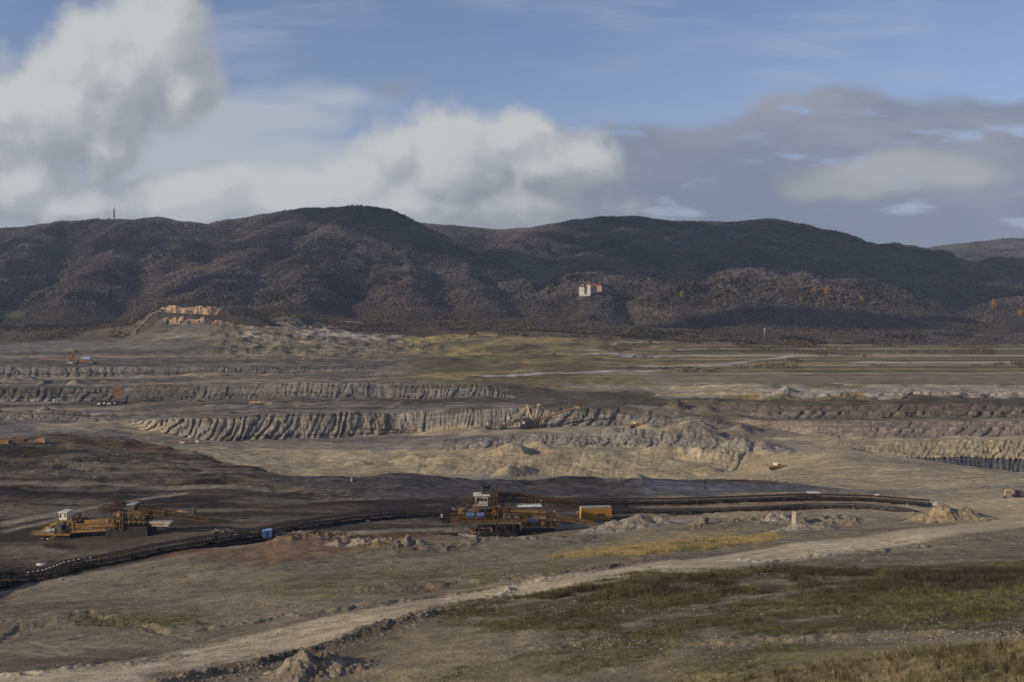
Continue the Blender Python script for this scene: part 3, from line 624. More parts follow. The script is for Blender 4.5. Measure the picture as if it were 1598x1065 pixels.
# ridge lines (photo column, photo row, distance) and how fast the ground falls away from them (slope near the crest, slope lower down)
RIDGES = [
 # far crest of the left massif
 ([(-500,380,4300),(-200,372,4300),(0,356,4200),(70,347,4150),(120,343,4100),(170,338,4050),(205,341,4000),(245,334,3900),(285,340,3900),(325,347,3950),(370,338,3950),(420,329,3950),(480,321,3950),(515,322,3900),(535,320,3840),(555,319,3800),(575,319.5,3800),(590,322,3800),(603,327,3800),(615,333,3800),(640,346,3800),(700,374,3600),(760,405,3350),(800,435,3100),(835,462,2900),(862,480,2750)], .42, .55),
 ([(240,345,3800),(215,372,3550),(190,398,3300),(150,425,3050),(120,455,2850)], .45, .6),
 ([(255,348,3780),(290,385,3400),(310,425,3000),(300,465,2650)], .5, .62),
 ([(100,344,4100),(60,370,3700),(20,400,3350),(-60,430,3050),(-120,455,2800)], .45, .6),
 ([(-200,372,4300),(-240,420,3500),(-300,460,3000)], .45, .6),
 ([(470,332,3850),(430,352,3600),(395,382,3250),(365,415,2950),(345,450,2650)], .5, .6),
 ([(550,335,3650),(535,352,3450),(500,390,3100),(470,430,2800),(450,465,2550)], .45, .55),
 ([(570,335,3650),(600,360,3450),(620,400,3150),(640,435,2850),(650,470,2600)], .45, .55),
 ([(640,346,3800),(690,395,3300),(720,430,3000),(745,465,2700)], .5, .6),
 # the back range in the middle and on the right
 ([(610,342,5200),(640,344,5100),(700,349,5000),(780,357,5000),(830,353,4900),(900,341,4800),(945,337,4700),(990,335,4700),(1060,342,4700),(1130,343,4650),(1200,340,4500),(1240,347,4450),(1290,358,4400),(1330,372,4350),(1385,379,4300),(1440,387,4200),(1500,402,4000),(1540,425,3800),(1570,450,3600)], .36, .48),
 ([(900,341,4800),(850,358,4400),(800,378,4100),(765,395,3850)], .42, .55),
 ([(990,335,4700),(960,372,4100),(920,400,3700),(900,418,3500)], .4, .5),
 ([(1060,342,4700),(1080,385,4000),(1090,420,3550)], .42, .5),
 ([(1200,340,4500),(1180,372,4000),(1190,400,3600)], .42, .5),
 ([(1290,358,4400),(1300,392,3900),(1330,425,3500)], .42, .5),
 ([(1385,379,4300),(1400,415,3800),(1420,450,3400)], .42, .5),
 # castle hill
 ([(862,478,2950),(885,440,3000),(905,425,3050),(935,414,3080),(975,414,3080),(1010,424,3050),(1045,446,2950),(1075,470,2850)], .50, .60),
 ([(935,414,3080),(922,455,2800),(925,485,2600)], .50, .7),
 # the long low hill right of it
 ([(1040,478,2800),(1062,452,2850),(1090,432,2850),(1150,418,2850),(1250,419,2850),(1320,427,2820),(1365,442,2780),(1410,460,2740),(1450,478,2700),(1490,500,2650)], .48, .55),
 # right edge: near wooded hill, hill behind, far pale ridge
 ([(1475,500,2900),(1500,484,2900),(1530,470,2900),(1570,458,2900),(1640,452,2900),(1750,440,3000),(1950,430,3100)], .42, .5),
 ([(1430,470,3500),(1455,445,3550),(1480,424,3600),(1520,407,3650),(1560,396,3700),(1600,393,3700),(1700,385,3800),(1950,380,3900)], .45, .55),
 ([(1330,400,6000),(1440,386,6000),(1500,378,6000),(1560,371,6000),(1600,370,6000),(1700,366,6000),(1950,372,6000)], .30, .4),
]
NHC, NHR = 950, 620
HPX = np.linspace(-330, 1930, NHC)
HY = 2050 * (6300 / 2050) ** (np.arange(NHR) / (NHR - 1))
hy = HY[:, None] * np.ones((1, NHC)); hx = (HPX[None, :] - 799) / F * hy
def seg_height(x, y):
    """highest of all ridges' flanks at (x, y)"""
    best = np.full(x.shape, -400.0)
    # winding side valleys bend the distance to every crest
    wx = x + 40 * fbm(x, y, 420, 4, 0.55, 201); wy = y + 40 * fbm(x, y, 420, 4, 0.55, 211)
    for pts, s0, s1 in RIDGES:
        P = [hw(*p) for p in pts]
        hb = np.full(x.shape, -1e9)
        for a, b in zip(P[:-1], P[1:]):
            dx, dy = b[0] - a[0], b[1] - a[1]; L2 = dx * dx + dy * dy
            t = np.clip(((x - a[0]) * dx + (y - a[1]) * dy) / L2, 0, 1)
            d0 = np.hypot(x - a[0] - t * dx, y - a[1] - t * dy)
            d1 = np.hypot(wx - a[0] - t * dx, wy - a[1] - t * dy)
            d = d0 + (d1 - d0) * sstep(d0, 30, 220)
            h = a[2] + t * (b[2] - a[2]) - (np.sqrt((d * s1) ** 2 + 40 ** 2) - 40)
            hb = np.maximum(hb, h)
        k = 5.0
        m = np.maximum(best, hb); best = m + k * np.log(np.exp((best - m) / k) + np.exp((hb - m) / k)) * (np.abs(best - hb) < 200)
    return best
hz = seg_height(hx, hy)
# spurs and gullies
rg = 1 - np.abs(fbm(hx, hy, 330, 5, 0.5, 221))
base_h = -30
relief = sstep(hz, base_h, base_h + 120)
far_crest = sstep(hz, 250, 420)
hz = hz + ((rg - 0.80) * 30 * (1 - 0.85 * far_crest) + 7 * (1 - .75 * far_crest) * fbm(hx, hy, 60, 4, 0.5, 231)) * relief
foot = np.interp(HPX, [-330, 0, 200, 245, 380, 430, 480, 620, 800, 1000, 1200, 1598, 1930], [-62, -60, -50, 15, 10, -14, -18, -25, -22, -38, -52, -54, -54])[None, :] - 0 * hy
foot_w = foot + 3 * fbm(hx, hy, 90, 4, 0.5, 241) - 10 * (1 - sstep(hy, 2050, 2350))
k = 12.0
m_ = np.maximum(hz, foot_w)
hz = m_ + k * np.log(np.exp((hz - m_) / k) + np.exp((foot_w - m_) / k)) - 3
hz[0, :] -= 40
FC = np.ones(hx.shape + (3,)) * np.array((.075, .062, .05))
fn = fbm(hx, hy, 120, 5, 0.6, 251)
FC = FC * (1 + .3 * fn)[..., None]
hpy = HZ - hz * F / hy
hpx = HPX[None, :] + 0 * hy
# bare summit by the television mast, cut rock on the left flank
def hpatch(cx, cy_, rx, ry, col, op=.9):
    d = np.hypot((hpx - cx) / rx, (hpy - cy_) / ry) + .35 * fbm(hx, hy, 60, 3, .5, 261)
    m = ((1 - sstep(d, .7, 1.1)) * op)[..., None]; FC[:] = FC * (1 - m) + np.array(col) * m
hpatch(172, 342, 36, 4.0, (.26, .17, .09)); hpatch(140, 430, 12, 22, (.16, .15, .13), .6)
hpatch(1270, 362, 26, 5, (.22, .14, .08), .8); hpatch(1065, 460, 8, 10, (.22, .17, .11), .8); hpatch(10, 492, 30, 6, (.05, .062, .028), .9)
hme = mesh_from_grid("hills", hx, hy, hz); set_color(hme, 'soil', FC); hme.materials.append(attr_mat("forest_floor", grit=.6))
hills = bpy.data.objects.new("hills", hme); COL.objects.link(hills); tag(hills, kind='structure')
HYm = hy[:, 0]
def hill_z(X, Y):
    X = np.asarray(X, float); Y = np.asarray(Y, float)
    fj = np.clip((X / Y * F + 799 - HPX[0]) / (HPX[1] - HPX[0]), 0, NHC - 1.001); fi = np.clip(np.log(Y / 2050) / math.log(6300 / 2050) * (NHR - 1), 0, NHR - 1.001)
    i, j = fi.astype(int), fj.astype(int); a, b = fi - i, fj - j
    return hz[i, j] * (1 - a) * (1 - b) + hz[i + 1, j] * a * (1 - b) + hz[i, j + 1] * (1 - a) * b + hz[i + 1, j + 1] * a * b
def surf_z(X, Y):
    X = np.asarray(X, float); Y = np.asarray(Y, float)
    g = ground_z(X, Y); h = np.where(Y > 2060, hill_z(X, np.maximum(Y, 2051)), -999)
    return np.maximum(g, h)

# ------------------------------------------------------------ trees
def pmat(name, col, rough=.8, metal=0., var=.25, scale=1.0, attr=None, inst=False, spec=.25, trans=False):
    """painted or natural surface with uneven weathering"""
    m = bpy.data.materials.new(name); m.use_nodes = True; t = m.node_tree; N = NT(t)
    b = t.nodes['Principled BSDF']; b.inputs['Roughness'].default_value = rough; b.inputs['Metallic'].default_value = metal; b.inputs['Specular IOR Level'].default_value = spec
    pos = N.n('ShaderNodeNewGeometry').outputs['Position'] if not inst else N.n('ShaderNodeTexCoord').outputs['Object']
    n = N.noise(pos, scale, 5, .65)
    f = N.sm(n, .3, .7, 1 - var, 1 + var)
    if inst:
        a = N.n('ShaderNodeAttribute', attribute_name='tint', attribute_type='INSTANCER'); c = a.outputs['Color']
    elif attr: c = N.n('ShaderNodeAttribute', attribute_name=attr).outputs['Color']
    else:
        c = N.n('ShaderNodeRGB'); c.outputs[0].default_value = (*col, 1); c = c.outputs[0]
    if not inst:
        dirt = N.noise(pos, scale * .37, 4, .6)
        c = N.mix(N.sm(dirt, .52, .75, 0, min(1, var * 1.6)), c, tuple(x * .45 + .02 for x in col))
    s = N.v('SCALE', c); t.links.new(f, s.inputs['Scale']); t.links.new(s.outputs[0], b.inputs['Base Color'])
    return m
LEAFM = pmat('foliage', (.1, .1, .1), .9, inst=True, var=.35, scale=1.4, spec=.1)
BARKM = pmat('bark', (.10, .085, .07), .95, var=.3, scale=2)

_hid = bpy.data.collections.new("tree_kinds")      # source shapes for the scattered masses, not part of the scene itself
def src(name, co, fa, k, mats, midx=None):
    me = mesh_from_arrays(name, np.array(co, float), np.array(fa), k)
    for m in mats: me.materials.append(m)
    if midx is not None: me.polygons.foreach_set('material_index', np.array(midx, np.int32))
    o = bpy.data.objects.new(name, me); return o
def prism(co, fa, p, q, r0, r1, n=4):
    p, q = np.array(p, float), np.array(q, float); d = q - p; d /= np.linalg.norm(d)
    u = np.cross(d, (0, 0, 1) if abs(d[2]) < .9 else (1, 0, 0)); u /= np.linalg.norm(u); v = np.cross(d, u); b = len(co)
    for c, r in ((p, r0), (q, r1)):
        for k in range(n):
            a = 2 * math.pi * k / n; co.append(c + r * (math.cos(a) * u + math.sin(a) * v))
    for k in range(n): fa.append((b + k, b + (k + 1) % n, b + n + (k + 1) % n, b + n + k))
def tree_src(kind, seed, n=90):
    soft = True
    """kind: bare (twig crown), leafy, spire (conifer), slim; unit height"""
    r = np.random.default_rng(seed); co, fa, mi = [], [], []
    prism(co, fa, (0, 0, -.05), (r.normal(0, .01), r.normal(0, .01), .9 if kind == 'spire' else .62), .022 if kind != 'slim' else .014, .006)
    mi += [0] * 4
    if kind in ('bare', 'leafy', 'slim'):
        for _ in range(6):
            a = r.random() * 6.28; h = r.uniform(.28, .6); L = r.uniform(.2, .36)
            prism(co, fa, (0, 0, h), (math.cos(a) * L * .75, math.sin(a) * L * .75, h + L * .8), .010, .003, 3)
            # prism with three sides
            mi += [0] * 3
    lobes = [(r.normal(0, .13), r.normal(0, .13), r.uniform(.45, .82), r.uniform(.14, .22)) for _ in range(6)]
    if kind == 'slim': lobes = [(r.normal(0, .05), r.normal(0, .05), z, .10) for z in (.35, .5, .65, .8, .9)]
    for i in range(n):
        if kind == 'spire':
            z = r.uniform(.08, 1) ; rad = .20 * (1 - z) ** .85 + .01; a = r.random() * 6.28; q = r.uniform(.5, 1.05) * rad
            c = np.array((math.cos(a) * q, math.sin(a) * q, z)); s = r.uniform(.03, .06)
        else:
            L = lobes[r.integers(len(lobes))]; d = r.normal(0, 1, 3); d /= np.linalg.norm(d)
            c = np.array(L[:3]) + d * L[3] * r.uniform(.45, 1.08) * np.array((1, 1, .95)); s = r.uniform(.03, .065)
        nrm = (c - np.array((0, 0, .55))) * (1, 1, .8) + r.normal(0, .12, 3); nrm /= np.linalg.norm(nrm)
        u = np.cross(nrm, r.normal(0, 1, 3)); u /= np.linalg.norm(u); v = np.cross(nrm, u)
        if kind == 'bare': v = v * .6
        b = len(co)
        for x_, y_ in ((-1, -.7), (.8, -1), (1, .8), (-.7, 1)): co.append(c + s * (x_ * u + y_ * v) + nrm * s * r.uniform(-.3, .3))
        fa.append((b, b + 1, b + 2, b + 3)); mi.append(1)
    o = src(kind + '_tree_shape', co, fa, 4, [BARKM, LEAFM], mi)
    # crown faces share one rounded set of normals, so light falls off over the crown as a whole
    me = o.data; v = np.array([q.co[:] for q in me.vertices]); nn_ = (v - np.array((0, 0, .5 if kind != 'spire' else .2))) * (1, 1, .9); nn_ /= np.linalg.norm(nn_, axis=1)[:, None] + 1e-6; nn_ = nn_ * .8 + np.array((0, 0, .6)); nn_ /= np.linalg.norm(nn_, axis=1)[:, None] + 1e-6
    me.polygons.foreach_set('use_smooth', np.full(len(me.polygons), True)); me.normals_split_custom_set_from_vertices([tuple(q) for q in nn_])
    return o
def scatter(name, kinds, P, S, ROT, TINT, VID):
    """ONE object: a mass of plants on points, drawn by geometry nodes"""
    me = bpy.data.meshes.new(name); me.vertices.add(len(P)); me.vertices.foreach_set('co', P.astype(np.float32).ravel())
    for nm, ty, arr in (('sc', 'FLOAT_VECTOR', S), ('ro', 'FLOAT', ROT), ('vid', 'INT', VID)):
        a = me.attributes.new(nm, ty, 'POINT'); a.data.foreach_set('vector' if ty == 'FLOAT_VECTOR' else 'value', arr.astype(np.int32 if ty == 'INT' else np.float32).ravel())
    a = me.attributes.new('tint', 'FLOAT_COLOR', 'POINT'); d = np.ones((len(P), 4), np.float32); d[:, :3] = TINT; a.data.foreach_set('color', d.ravel())
    o = bpy.data.objects.new(name, me); COL.objects.link(o); tag(o, kind='stuff')
    c = bpy.data.collections.new(name + "_kinds")
    for k_ in kinds: c.objects.link(k_)
    g = bpy.data.node_groups.new(name, 'GeometryNodeTree')
    g.interface.new_socket('Geometry', in_out='INPUT', socket_type='NodeSocketGeometry'); g.interface.new_socket('Geometry', in_out='OUTPUT', socket_type='NodeSocketGeometry')
    nn = g.nodes; L = g.links
    gi, go = nn.new('NodeGroupInput'), nn.new('NodeGroupOutput')
    ci = nn.new('GeometryNodeCollectionInfo'); ci.inputs['Collection'].default_value = c; ci.inputs['Separate Children'].default_value = True; ci.inputs['Reset Children'].default_value = True
    ip = nn.new('GeometryNodeInstanceOnPoints'); ip.inputs['Pick Instance'].default_value = True
    def attr(nm, ty):
        q = nn.new('GeometryNodeInputNamedAttribute'); q.data_type = ty; q.inputs['Name'].default_value = nm; return q.outputs['Attribute']
    L.new(gi.outputs[0], ip.inputs['Points']); L.new(ci.outputs[0], ip.inputs['Instance'])
    L.new(attr('sc', 'FLOAT_VECTOR'), ip.inputs['Scale']); L.new(attr('vid', 'INT'), ip.inputs['Instance Index'])
    cx = nn.new('ShaderNodeCombineXYZ'); L.new(attr('ro', 'FLOAT'), cx.inputs[2]); L.new(cx.outputs[0], ip.inputs['Rotation'])
    L.new(ip.outputs[0], go.inputs[0])
    md = o.modifiers.new("scatter", 'NODES'); md.node_group = g
    return o

def visible_mask(X, Y, Z, margin):
    """is the point, raised by margin, in sight over the ground and hills in front of it?"""
    # horizon angle map per column, walking away from the camera
    ang = -((HZ - hpy) * 0)
    run = np.maximum.accumulate(hz / hy, axis=0)
    fj = np.clip((X / Y * F + 799 - HPX[0]) / (HPX[1] - HPX[0]), 0, NHC - 1).astype(int); fi = np.clip(np.log(np.maximum(Y, 2051) / 2050) / math.log(6300 / 2050) * (NHR - 1) - 3, 0, NHR - 1).astype(int)
    return (Z + margin) / Y > run[fi, fj] - 1e-4
def wood_points(n, ylo, yhi, dens):
    Y = rng.uniform(ylo ** 2, yhi ** 2, n) ** .5; PX = rng.uniform(-120, 1720, n); X = (PX - 799) / F * Y
    Z = surf_z(X, Y); PY = HZ - Z * F / Y
    keep = (rng.random(n) < dens(PX, PY, X, Y, Z))
    X, Y, Z, PX, PY = (a[keep] for a in (X, Y, Z, PX, PY))
    v = visible_mask(X, Y, Z, 16); return X[v], Y[v], Z[v], PX[v], PY[v]
gx_ = lambda X, Y: 0
def slide(px0, py0, y0=2080, y1=5000):
    '''the point on the hills seen at a photo pixel'''
    ys = np.arange(y0, y1, 4.0); xs = (px0 - 799) / F * ys; zs = surf_z(xs, ys); rp = HZ - zs * F / ys; vis = rp <= np.minimum.accumulate(rp) + .01
    k = np.where(vis & (np.abs(rp - py0) == np.min(np.abs(rp - py0)[vis])))[0][0]; return float(xs[k]), float(ys[k]), float(zs[k])
CASTLE = slide(921, 461)
def hill_dens(PX, PY, X, Y, Z):
    h = hill_z(X, np.maximum(Y, 2051)); on = (Y > 2060) & (h > ground_z(X, Y) - .5)
    d = np.where(on, 1.0, 0.0)
    ft = np.interp(PX, [-330, 0, 240, 330, 480, 620, 800, 1000, 1200, 1598, 1930], [-62, -60, -25, -12, -18, -25, -22, -38, -52, -54, -54])
    low = 1 - sstep(h - ft, 5, 30)
    d = d * (1 - low * np.clip(.55 + .9 * fbm(X, Y, 120, 3, .5, 271), 0, .9))
    d *= 1 - ((np.hypot((PX - 172) / 34, (PY - 342) / 4.5) < 1) * .97)
    d *= 1 - (np.hypot((PX - 10) / 30, (PY - 492) / 6) < 1)
    d *= 1 - ((np.abs(X - CASTLE[0]) < 46) & (Y > CASTLE[1] - 42) & (Y < CASTLE[1] + 28))
    return d
X, Y, Z, PX, PY = wood_points(620000, 2060, 6200, hill_dens)
print("hill trees", len(X))
n1 = fbm(X, Y, 260, 4, .55, 281); n2 = fbm(X, Y, 70, 3, .6, 291); u = rng.random(len(X))
kind = np.zeros(len(X), int)                       # 0-2 bare, 3-4 leafy, 5 spire, 6 slim
kind = rng.integers(0, 3, len(X))
tint = np.array((.134, .113, .104)) * (1 + .55 * n1[:, None] + .35 * n2[:, None] + .09 * rng.normal(0, 1, len(X))[:, None])
tint = np.clip(tint, .02, .4)
lower = sstep(PY, 425, 470)
orange = (u < .015 + .05 * sstep(n2, .3, .8) + .06 * lower * (n1 > -.1))
tint[orange] = np.array((.22, .135, .055)) * rng.uniform(.55, 1.2, (orange.sum(), 1)); kind[orange] = rng.integers(3, 5, orange.sum())
dark = (fbm(X, Y, 150, 4, .55, 301) > .78) & (u > .4)
tint[dark] = np.array((.035, .045, .025)) * rng.uniform(.7, 1.3, (dark.sum(), 1)); kind[dark] = 5
pale = (~orange & ~dark) & (lower > .3) & (rng.random(len(X)) < .16)
tint[pale] = np.array((.24, .21, .18)); kind[pale] = 6
grn = (~orange & ~dark & ~pale) & (rng.random(len(X)) < .12 * lower)
tint[grn] = np.array((.10, .10, .035)) * rng.uniform(.7, 1.3, (grn.sum(), 1))
hgt = rng.uniform(9, 15, len(X)) * (1 - .45 * sstep(PY, 462, 492)) * (1 + .2 * (kind == 5))
wid = hgt * rng.uniform(1.1, 1.7, len(X)) * np.where(kind == 6, .8, 1.0)
KINDS = [tree_src('bare', 1), tree_src('bare', 2), tree_src('bare', 3), tree_src('leafy', 4), tree_src('leafy', 5), tree_src('spire', 6), tree_src('slim', 7, 50)]
for i_, k_ in enumerate(KINDS): k_.name = 'abcdefg'[i_] + '_' + k_.name
forest = scatter("hill_forest", KINDS, np.stack([X, Y, Z - .3], -1), np.stack([wid, wid, hgt], -1), rng.uniform(0, 6.28, len(X)), tint, kind)
tag(forest, "bare brown and grey autumn woodland covering all the hills behind the mine", "forest", kind='stuff')

# young wood and scrub at the foot of the hills and along the mine's rim
def scrub_dens(PX, PY, X, Y, Z):
    top = 400; line = np.interp(PX, [-300, 0, 200, 245, 400, 520, 640, 840, 1000, 1290, 1310, 1598, 1900], [533, 533, 527, 478, 486, 508, 512, 506, 526, 528, 524, 520, 520])
    d = (PY < line) * 1.0
    d *= np.clip(.75 + 1.3 * fbm(X, Y * .5, 90, 4, .6, 311), .05, 1)
    h = hill_z(X, np.maximum(Y, 2051)); ft = ground_z(X, Y)
    d *= (h < ft + 25)
    q = fbm(X, Y * .4, 60, 4, .6, 312)
    extra = ((PX > 860) & (PX < 1320) & (PY > 518) & (PY < 549) & (q > .12 + .5 * np.clip((PY - 530) / 20, 0, 1))) | ((np.abs(PX - 785) < 55) & (PY > 512) & (PY < 532) & (PY < 535 - (PX - 740) * .12) & (q > -.1)) | ((PX > 400) & (PX < 860) & (PY < 520) & (q > .15)) | ((PX > 860) & (PY > 540) & (PY < 600) & (q > .55))
    d = np.maximum(d, extra * .8)
    d *= 1 - (np.hypot((PX - 10) / 30, (PY - 492) / 6) < 1) * .95
    return d
X, Y, Z, PX, PY = wood_points(120000, 1300, 3100, scrub_dens)
print("scrub", len(X))
u = rng.random(len(X)); n1 = fbm(X, Y, 140, 3, .5, 321)
tint = np.array((.13, .10, .08)) * rng.uniform(.6, 1.4, (len(X), 1)); kind = rng.integers(0, 3, len(X))
o_ = u < .22 + .2 * (n1 > .1); tint[o_] = np.array((.24, .15, .07)) * rng.uniform(.6, 1.2, (o_.sum(), 1)); kind[o_] = rng.integers(3, 5, o_.sum())
g_ = (u > .86); tint[g_] = np.array((.10, .105, .04)) * rng.uniform(.6, 1.2, (g_.sum(), 1)); kind[g_] = 3
p_ = (u > .70) & (u < .82); tint[p_] = np.array((.26, .23, .19)); kind[p_] = 6
hgt = rng.uniform(4, 9, len(X)) * (1 - .4 * (Y < 2000)); wid = hgt * rng.uniform(.9, 1.5, len(X))
scrub = scatter("rim_scrub", KINDS, np.stack([X, Y, Z - .3], -1), np.stack([wid, wid, hgt], -1), rng.uniform(0, 6.28, len(X)), tint, kind)
tag(scrub, "belt of young birches and rusty scrub between the hills and the mine terraces", "scrub", kind='stuff')

# ------------------------------------------------------------ unseen clouds added left of the view to cast shadows on the hills
def shadow_cloud_mesh(cx, cy_, cz, rx, ry, rz, seed, mat):
    bm = bmesh.new(); bmesh.ops.create_icosphere(bm, subdivisions=5, radius=1)
    co = np.array([v.co[:] for v in bm.verts])
    a = np.arctan2(co[:, 1], co[:, 0]); n = fbm(co[:, 0] * 2 + seed * 7, co[:, 1] * 2 + co[:, 2] * 3, 1.0, 5, .6, seed)
    r = 1 + .42 * n
    co = co * r[:, None]; co[:, 2] = np.where(co[:, 2] < 0, co[:, 2] * .35, co[:, 2])
    for v, c in zip(bm.verts, co): v.co = (cx + c[0] * rx, cy_ + c[1] * ry, cz + c[2] * rz)
    for f in bm.faces: f.smooth = True
    me = bpy.data.meshes.new("shadow_cloud"); bm.to_mesh(me); bm.free(); me.materials.append(mat)
    o = bpy.data.objects.new("shadow_cloud", me); COL.objects.link(o); tag(o, kind='structure')
def build_shadow_clouds():
    m = bpy.data.materials.new("shadow_cloud_vapour"); m.use_nodes = True; b = m.node_tree.nodes['Principled BSDF']
    b.inputs['Base Color'].default_value = (.85, .86, .88, 1); b.inputs['Roughness'].default_value = 1; b.inputs['Specular IOR Level'].default_value = 0
    # (photo column, row, distance of the shadow's middle; half width and half depth of the cloud)
    for k, (px_, py_, Y, rx, ry) in enumerate([
        (590, 350, 3750, 190, 260), (720, 385, 3500, 210, 300), (830, 400, 3500, 200, 380), (1010, 380, 4000, 300, 380), (1210, 375, 4200, 330, 420), (1390, 405, 4000, 300, 420), (1250, 500, 2560, 380, 50), (1090, 410, 3380, 300, 300), (1270, 405, 3450, 330, 320), (1400, 430, 3300, 200, 220),
        (1545, 425, 3600, 230, 260), (40, 408, 3700, 110, 200), (185, 380, 3500, 90, 150), (60, 495, 2480, 260, 110), (960, 350, 4600, 260, 200), (300, 450, 2800, 120, 60)]):
        P = Vector(((px_ - 799) / F * Y, Y, -(py_ - HZ) / F * Y)); C_ = None
        for zc in range(900, 3600, 50):              # low enough to be sharp, high enough to drift clear of the view
            C_ = P + SUN_DIR * ((zc + 40 * (k % 3) - P.z) / SUN_DIR.z); e = max(rx, ry) * 1.5
            if C_.y < 200 or 799 + F * (C_.x + e) / (C_.y + e) < -90 or HZ - F * C_.z / (C_.y + e) < -110: break
        shadow_cloud_mesh(C_.x, C_.y, C_.z, rx, ry, 55, k + 1, m)
build_shadow_clouds()

# ------------------------------------------------------------ grass, weeds and stones on the near ground
def grid_sample(mask, dens):
    """random points on the ground sheet, dens per square metre times mask"""
    dx = np.abs(np.diff(GX, axis=1))[:-1]; dy = np.abs(np.diff(GD2, axis=0))[:, :-1]
    lam = dx * dy * np.clip(mask[:-1, :-1], 0, 1) * dens
    lam[GD2[:-1, :-1] < 30] = 0
    n = rng.poisson(lam); I, J = np.nonzero(n); I = np.repeat(I, n[n > 0]); J = np.repeat(J, n[n > 0])
    a, b = rng.random(len(I)), rng.random(len(I))
    def bl(A): return A[I, J] * (1 - a) * (1 - b) + A[I + 1, J] * a * (1 - b) + A[I, J + 1] * (1 - a) * b + A[I + 1, J + 1] * a * b
    return bl(GX), bl(GD2), bl(GZ2), bl(GPX), bl(GPY)
STRAW = pmat('grass_blade', (.1, .1, .1), .9, inst=True, var=.3, scale=2, spec=.15)
def tuft_src(seed, n, lean, w, wild=.0):
    r = np.random.default_rng(seed); co, fa = [], []
    for i in range(n):
        a = r.random() * 6.28; d = r.random() ** .5 * .5; x, y = d * math.cos(a), d * math.sin(a); h = r.uniform(.45, 1.0)
        l = r.normal(0, lean, 2) + np.array((x, y)) * .6; t = r.random() * 3.14; ux, uy = math.cos(t) * w, math.sin(t) * w
        b = len(co); m = np.array((x, y, 0)) + np.array((l[0] * .35, l[1] * .35, h * .6)); e = np.array((x, y, 0)) + np.array((l[0], l[1], h * (1 - .2 * wild)))
        co += [(x - ux, y - uy, -.1), (x + ux, y + uy, -.1), tuple(m + (ux * .7, uy * .7, 0)), tuple(m - (ux * .7, uy * .7, 0))]
        fa.append((b, b + 1, b + 2, b + 3)); b = len(co)
        co += [tuple(m - (ux * .7, uy * .7, 0)), tuple(m + (ux * .7, uy * .7, 0)), tuple(e + (ux * .2, uy * .2, 0)), tuple(e - (ux * .2, uy * .2, 0))]; fa.append((b, b + 1, b + 2, b + 3))
    return src('grass_tuft_shape', co, fa, 4, [STRAW])
def weed_src(seed):
    r = np.random.default_rng(seed); co, fa = [], []
    for i in range(9):
        a = r.random() * 6.28; l = r.uniform(.05, .4); top = np.array((l * math.cos(a), l * math.sin(a), r.uniform(.55, 1.0)))
        nb = len(fa); prism(co, fa, (0, 0, 0), top, .012, .005, 4)
        for q in range(16):
            t = r.uniform(.25, 1.02); c = top * t + r.normal(0, .035, 3); s = r.uniform(.018, .05); u = r.normal(0, 1, 3); u /= np.linalg.norm(u); v = np.cross(u, r.normal(0, 1, 3)); v /= np.linalg.norm(v)
            b = len(co); co += [tuple(c - s * u), tuple(c + s * .5 * v), tuple(c + s * u), tuple(c - s * .5 * v)]; fa.append((b, b + 1, b + 2, b + 3))
    return src('weed_shape', co, fa, 4, [STRAW])
def named(lst):
    for i, o in enumerate(lst): o.name = 'abcdefg'[i] + '_' + o.name
    return lst
TUFTS = named([tuft_src(1, 34, .18, .014), tuft_src(2, 40, .25, .012), tuft_src(3, 22, .12, .016, 1), weed_src(4), weed_src(5)])
def gbox(x0, x1, top, bot, sx=30, sy=5):
    a = np.array(top, float); b = np.array(bot, float); t = np.interp(GPX, a[:, 0], a[:, 1]); bt = np.interp(GPX, b[:, 0], b[:, 1])
    return sstep(GPX, x0 - sx, x0 + sx) * (1 - sstep(GPX, x1 - sx, x1 + sx)) * sstep(GPY, t - sy, t + sy) * (1 - sstep(GPY, bt - sy, bt + sy))
def grass(name, label, parts):
    P, S, Rr, Tn, V = [], [], [], [], []
    for mask, dens, hlo, hhi, cols, kinds in parts:
        X, Y, Z, PX, PY = grid_sample(mask, dens); n = len(X)
        if not n: continue
        h = rng.uniform(hlo, hhi, n) * (1 + .35 * fbm(X, Y, 3, 2, .5, 401)); w = h * rng.uniform(.8, 1.4, n)
        c = np.array(cols)[rng.integers(0, len(cols), n)] * rng.uniform(.7, 1.3, (n, 1)) * (1 + .3 * fbm(X, Y, 5, 3, .5, 402))[:, None]
        P.append(np.stack([X, Y, Z - .02], -1)); S.append(np.stack([w, w, h], -1)); Rr.append(rng.uniform(0, 6.28, n)); Tn.append(np.clip(c, .01, .5)); V.append(np.array(kinds)[rng.integers(0, len(kinds), n)])
        print(name, n)
    tag(scatter(name, TUFTS, np.concatenate(P), np.concatenate(S), np.concatenate(Rr), np.concatenate(Tn), np.concatenate(V)), label, "grass", kind='stuff')
gn = fbm(GX, GD2, 7, 5, .6, 411)
near_ = (T < 10)
DG = (.055, .052, .03); OL = (.10, .092, .042); BR = (.09, .068, .045); YE = (.36, .27, .115); ST = (.26, .205, .12); GR = (.085, .105, .035)
m1 = gbox(830, 2100, [(830,945),(1000,915),(1200,895),(1598,890)], [(830,962),(1000,940),(1200,930),(1598,925)]) * near_ * sstep(gn, -.5, .1)
m1b = gbox(690, 2100, [(690,955),(850,935),(1000,905),(1200,893),(1598,886)], [(690,985),(850,990),(1000,985),(1400,968),(1598,960)]) * near_ * sstep(gn, -.45, .2)
m1c = gbox(1180, 1330, [(1180,893),(1330,893)], [(1180,908),(1330,908)], 15, 3) * near_
m1d = gbox(880, 2100, [(880,975),(1100,968),(1598,955)], [(880,1000),(1100,997),(1598,978)]) * near_ * sstep(gn, -.3, .3)
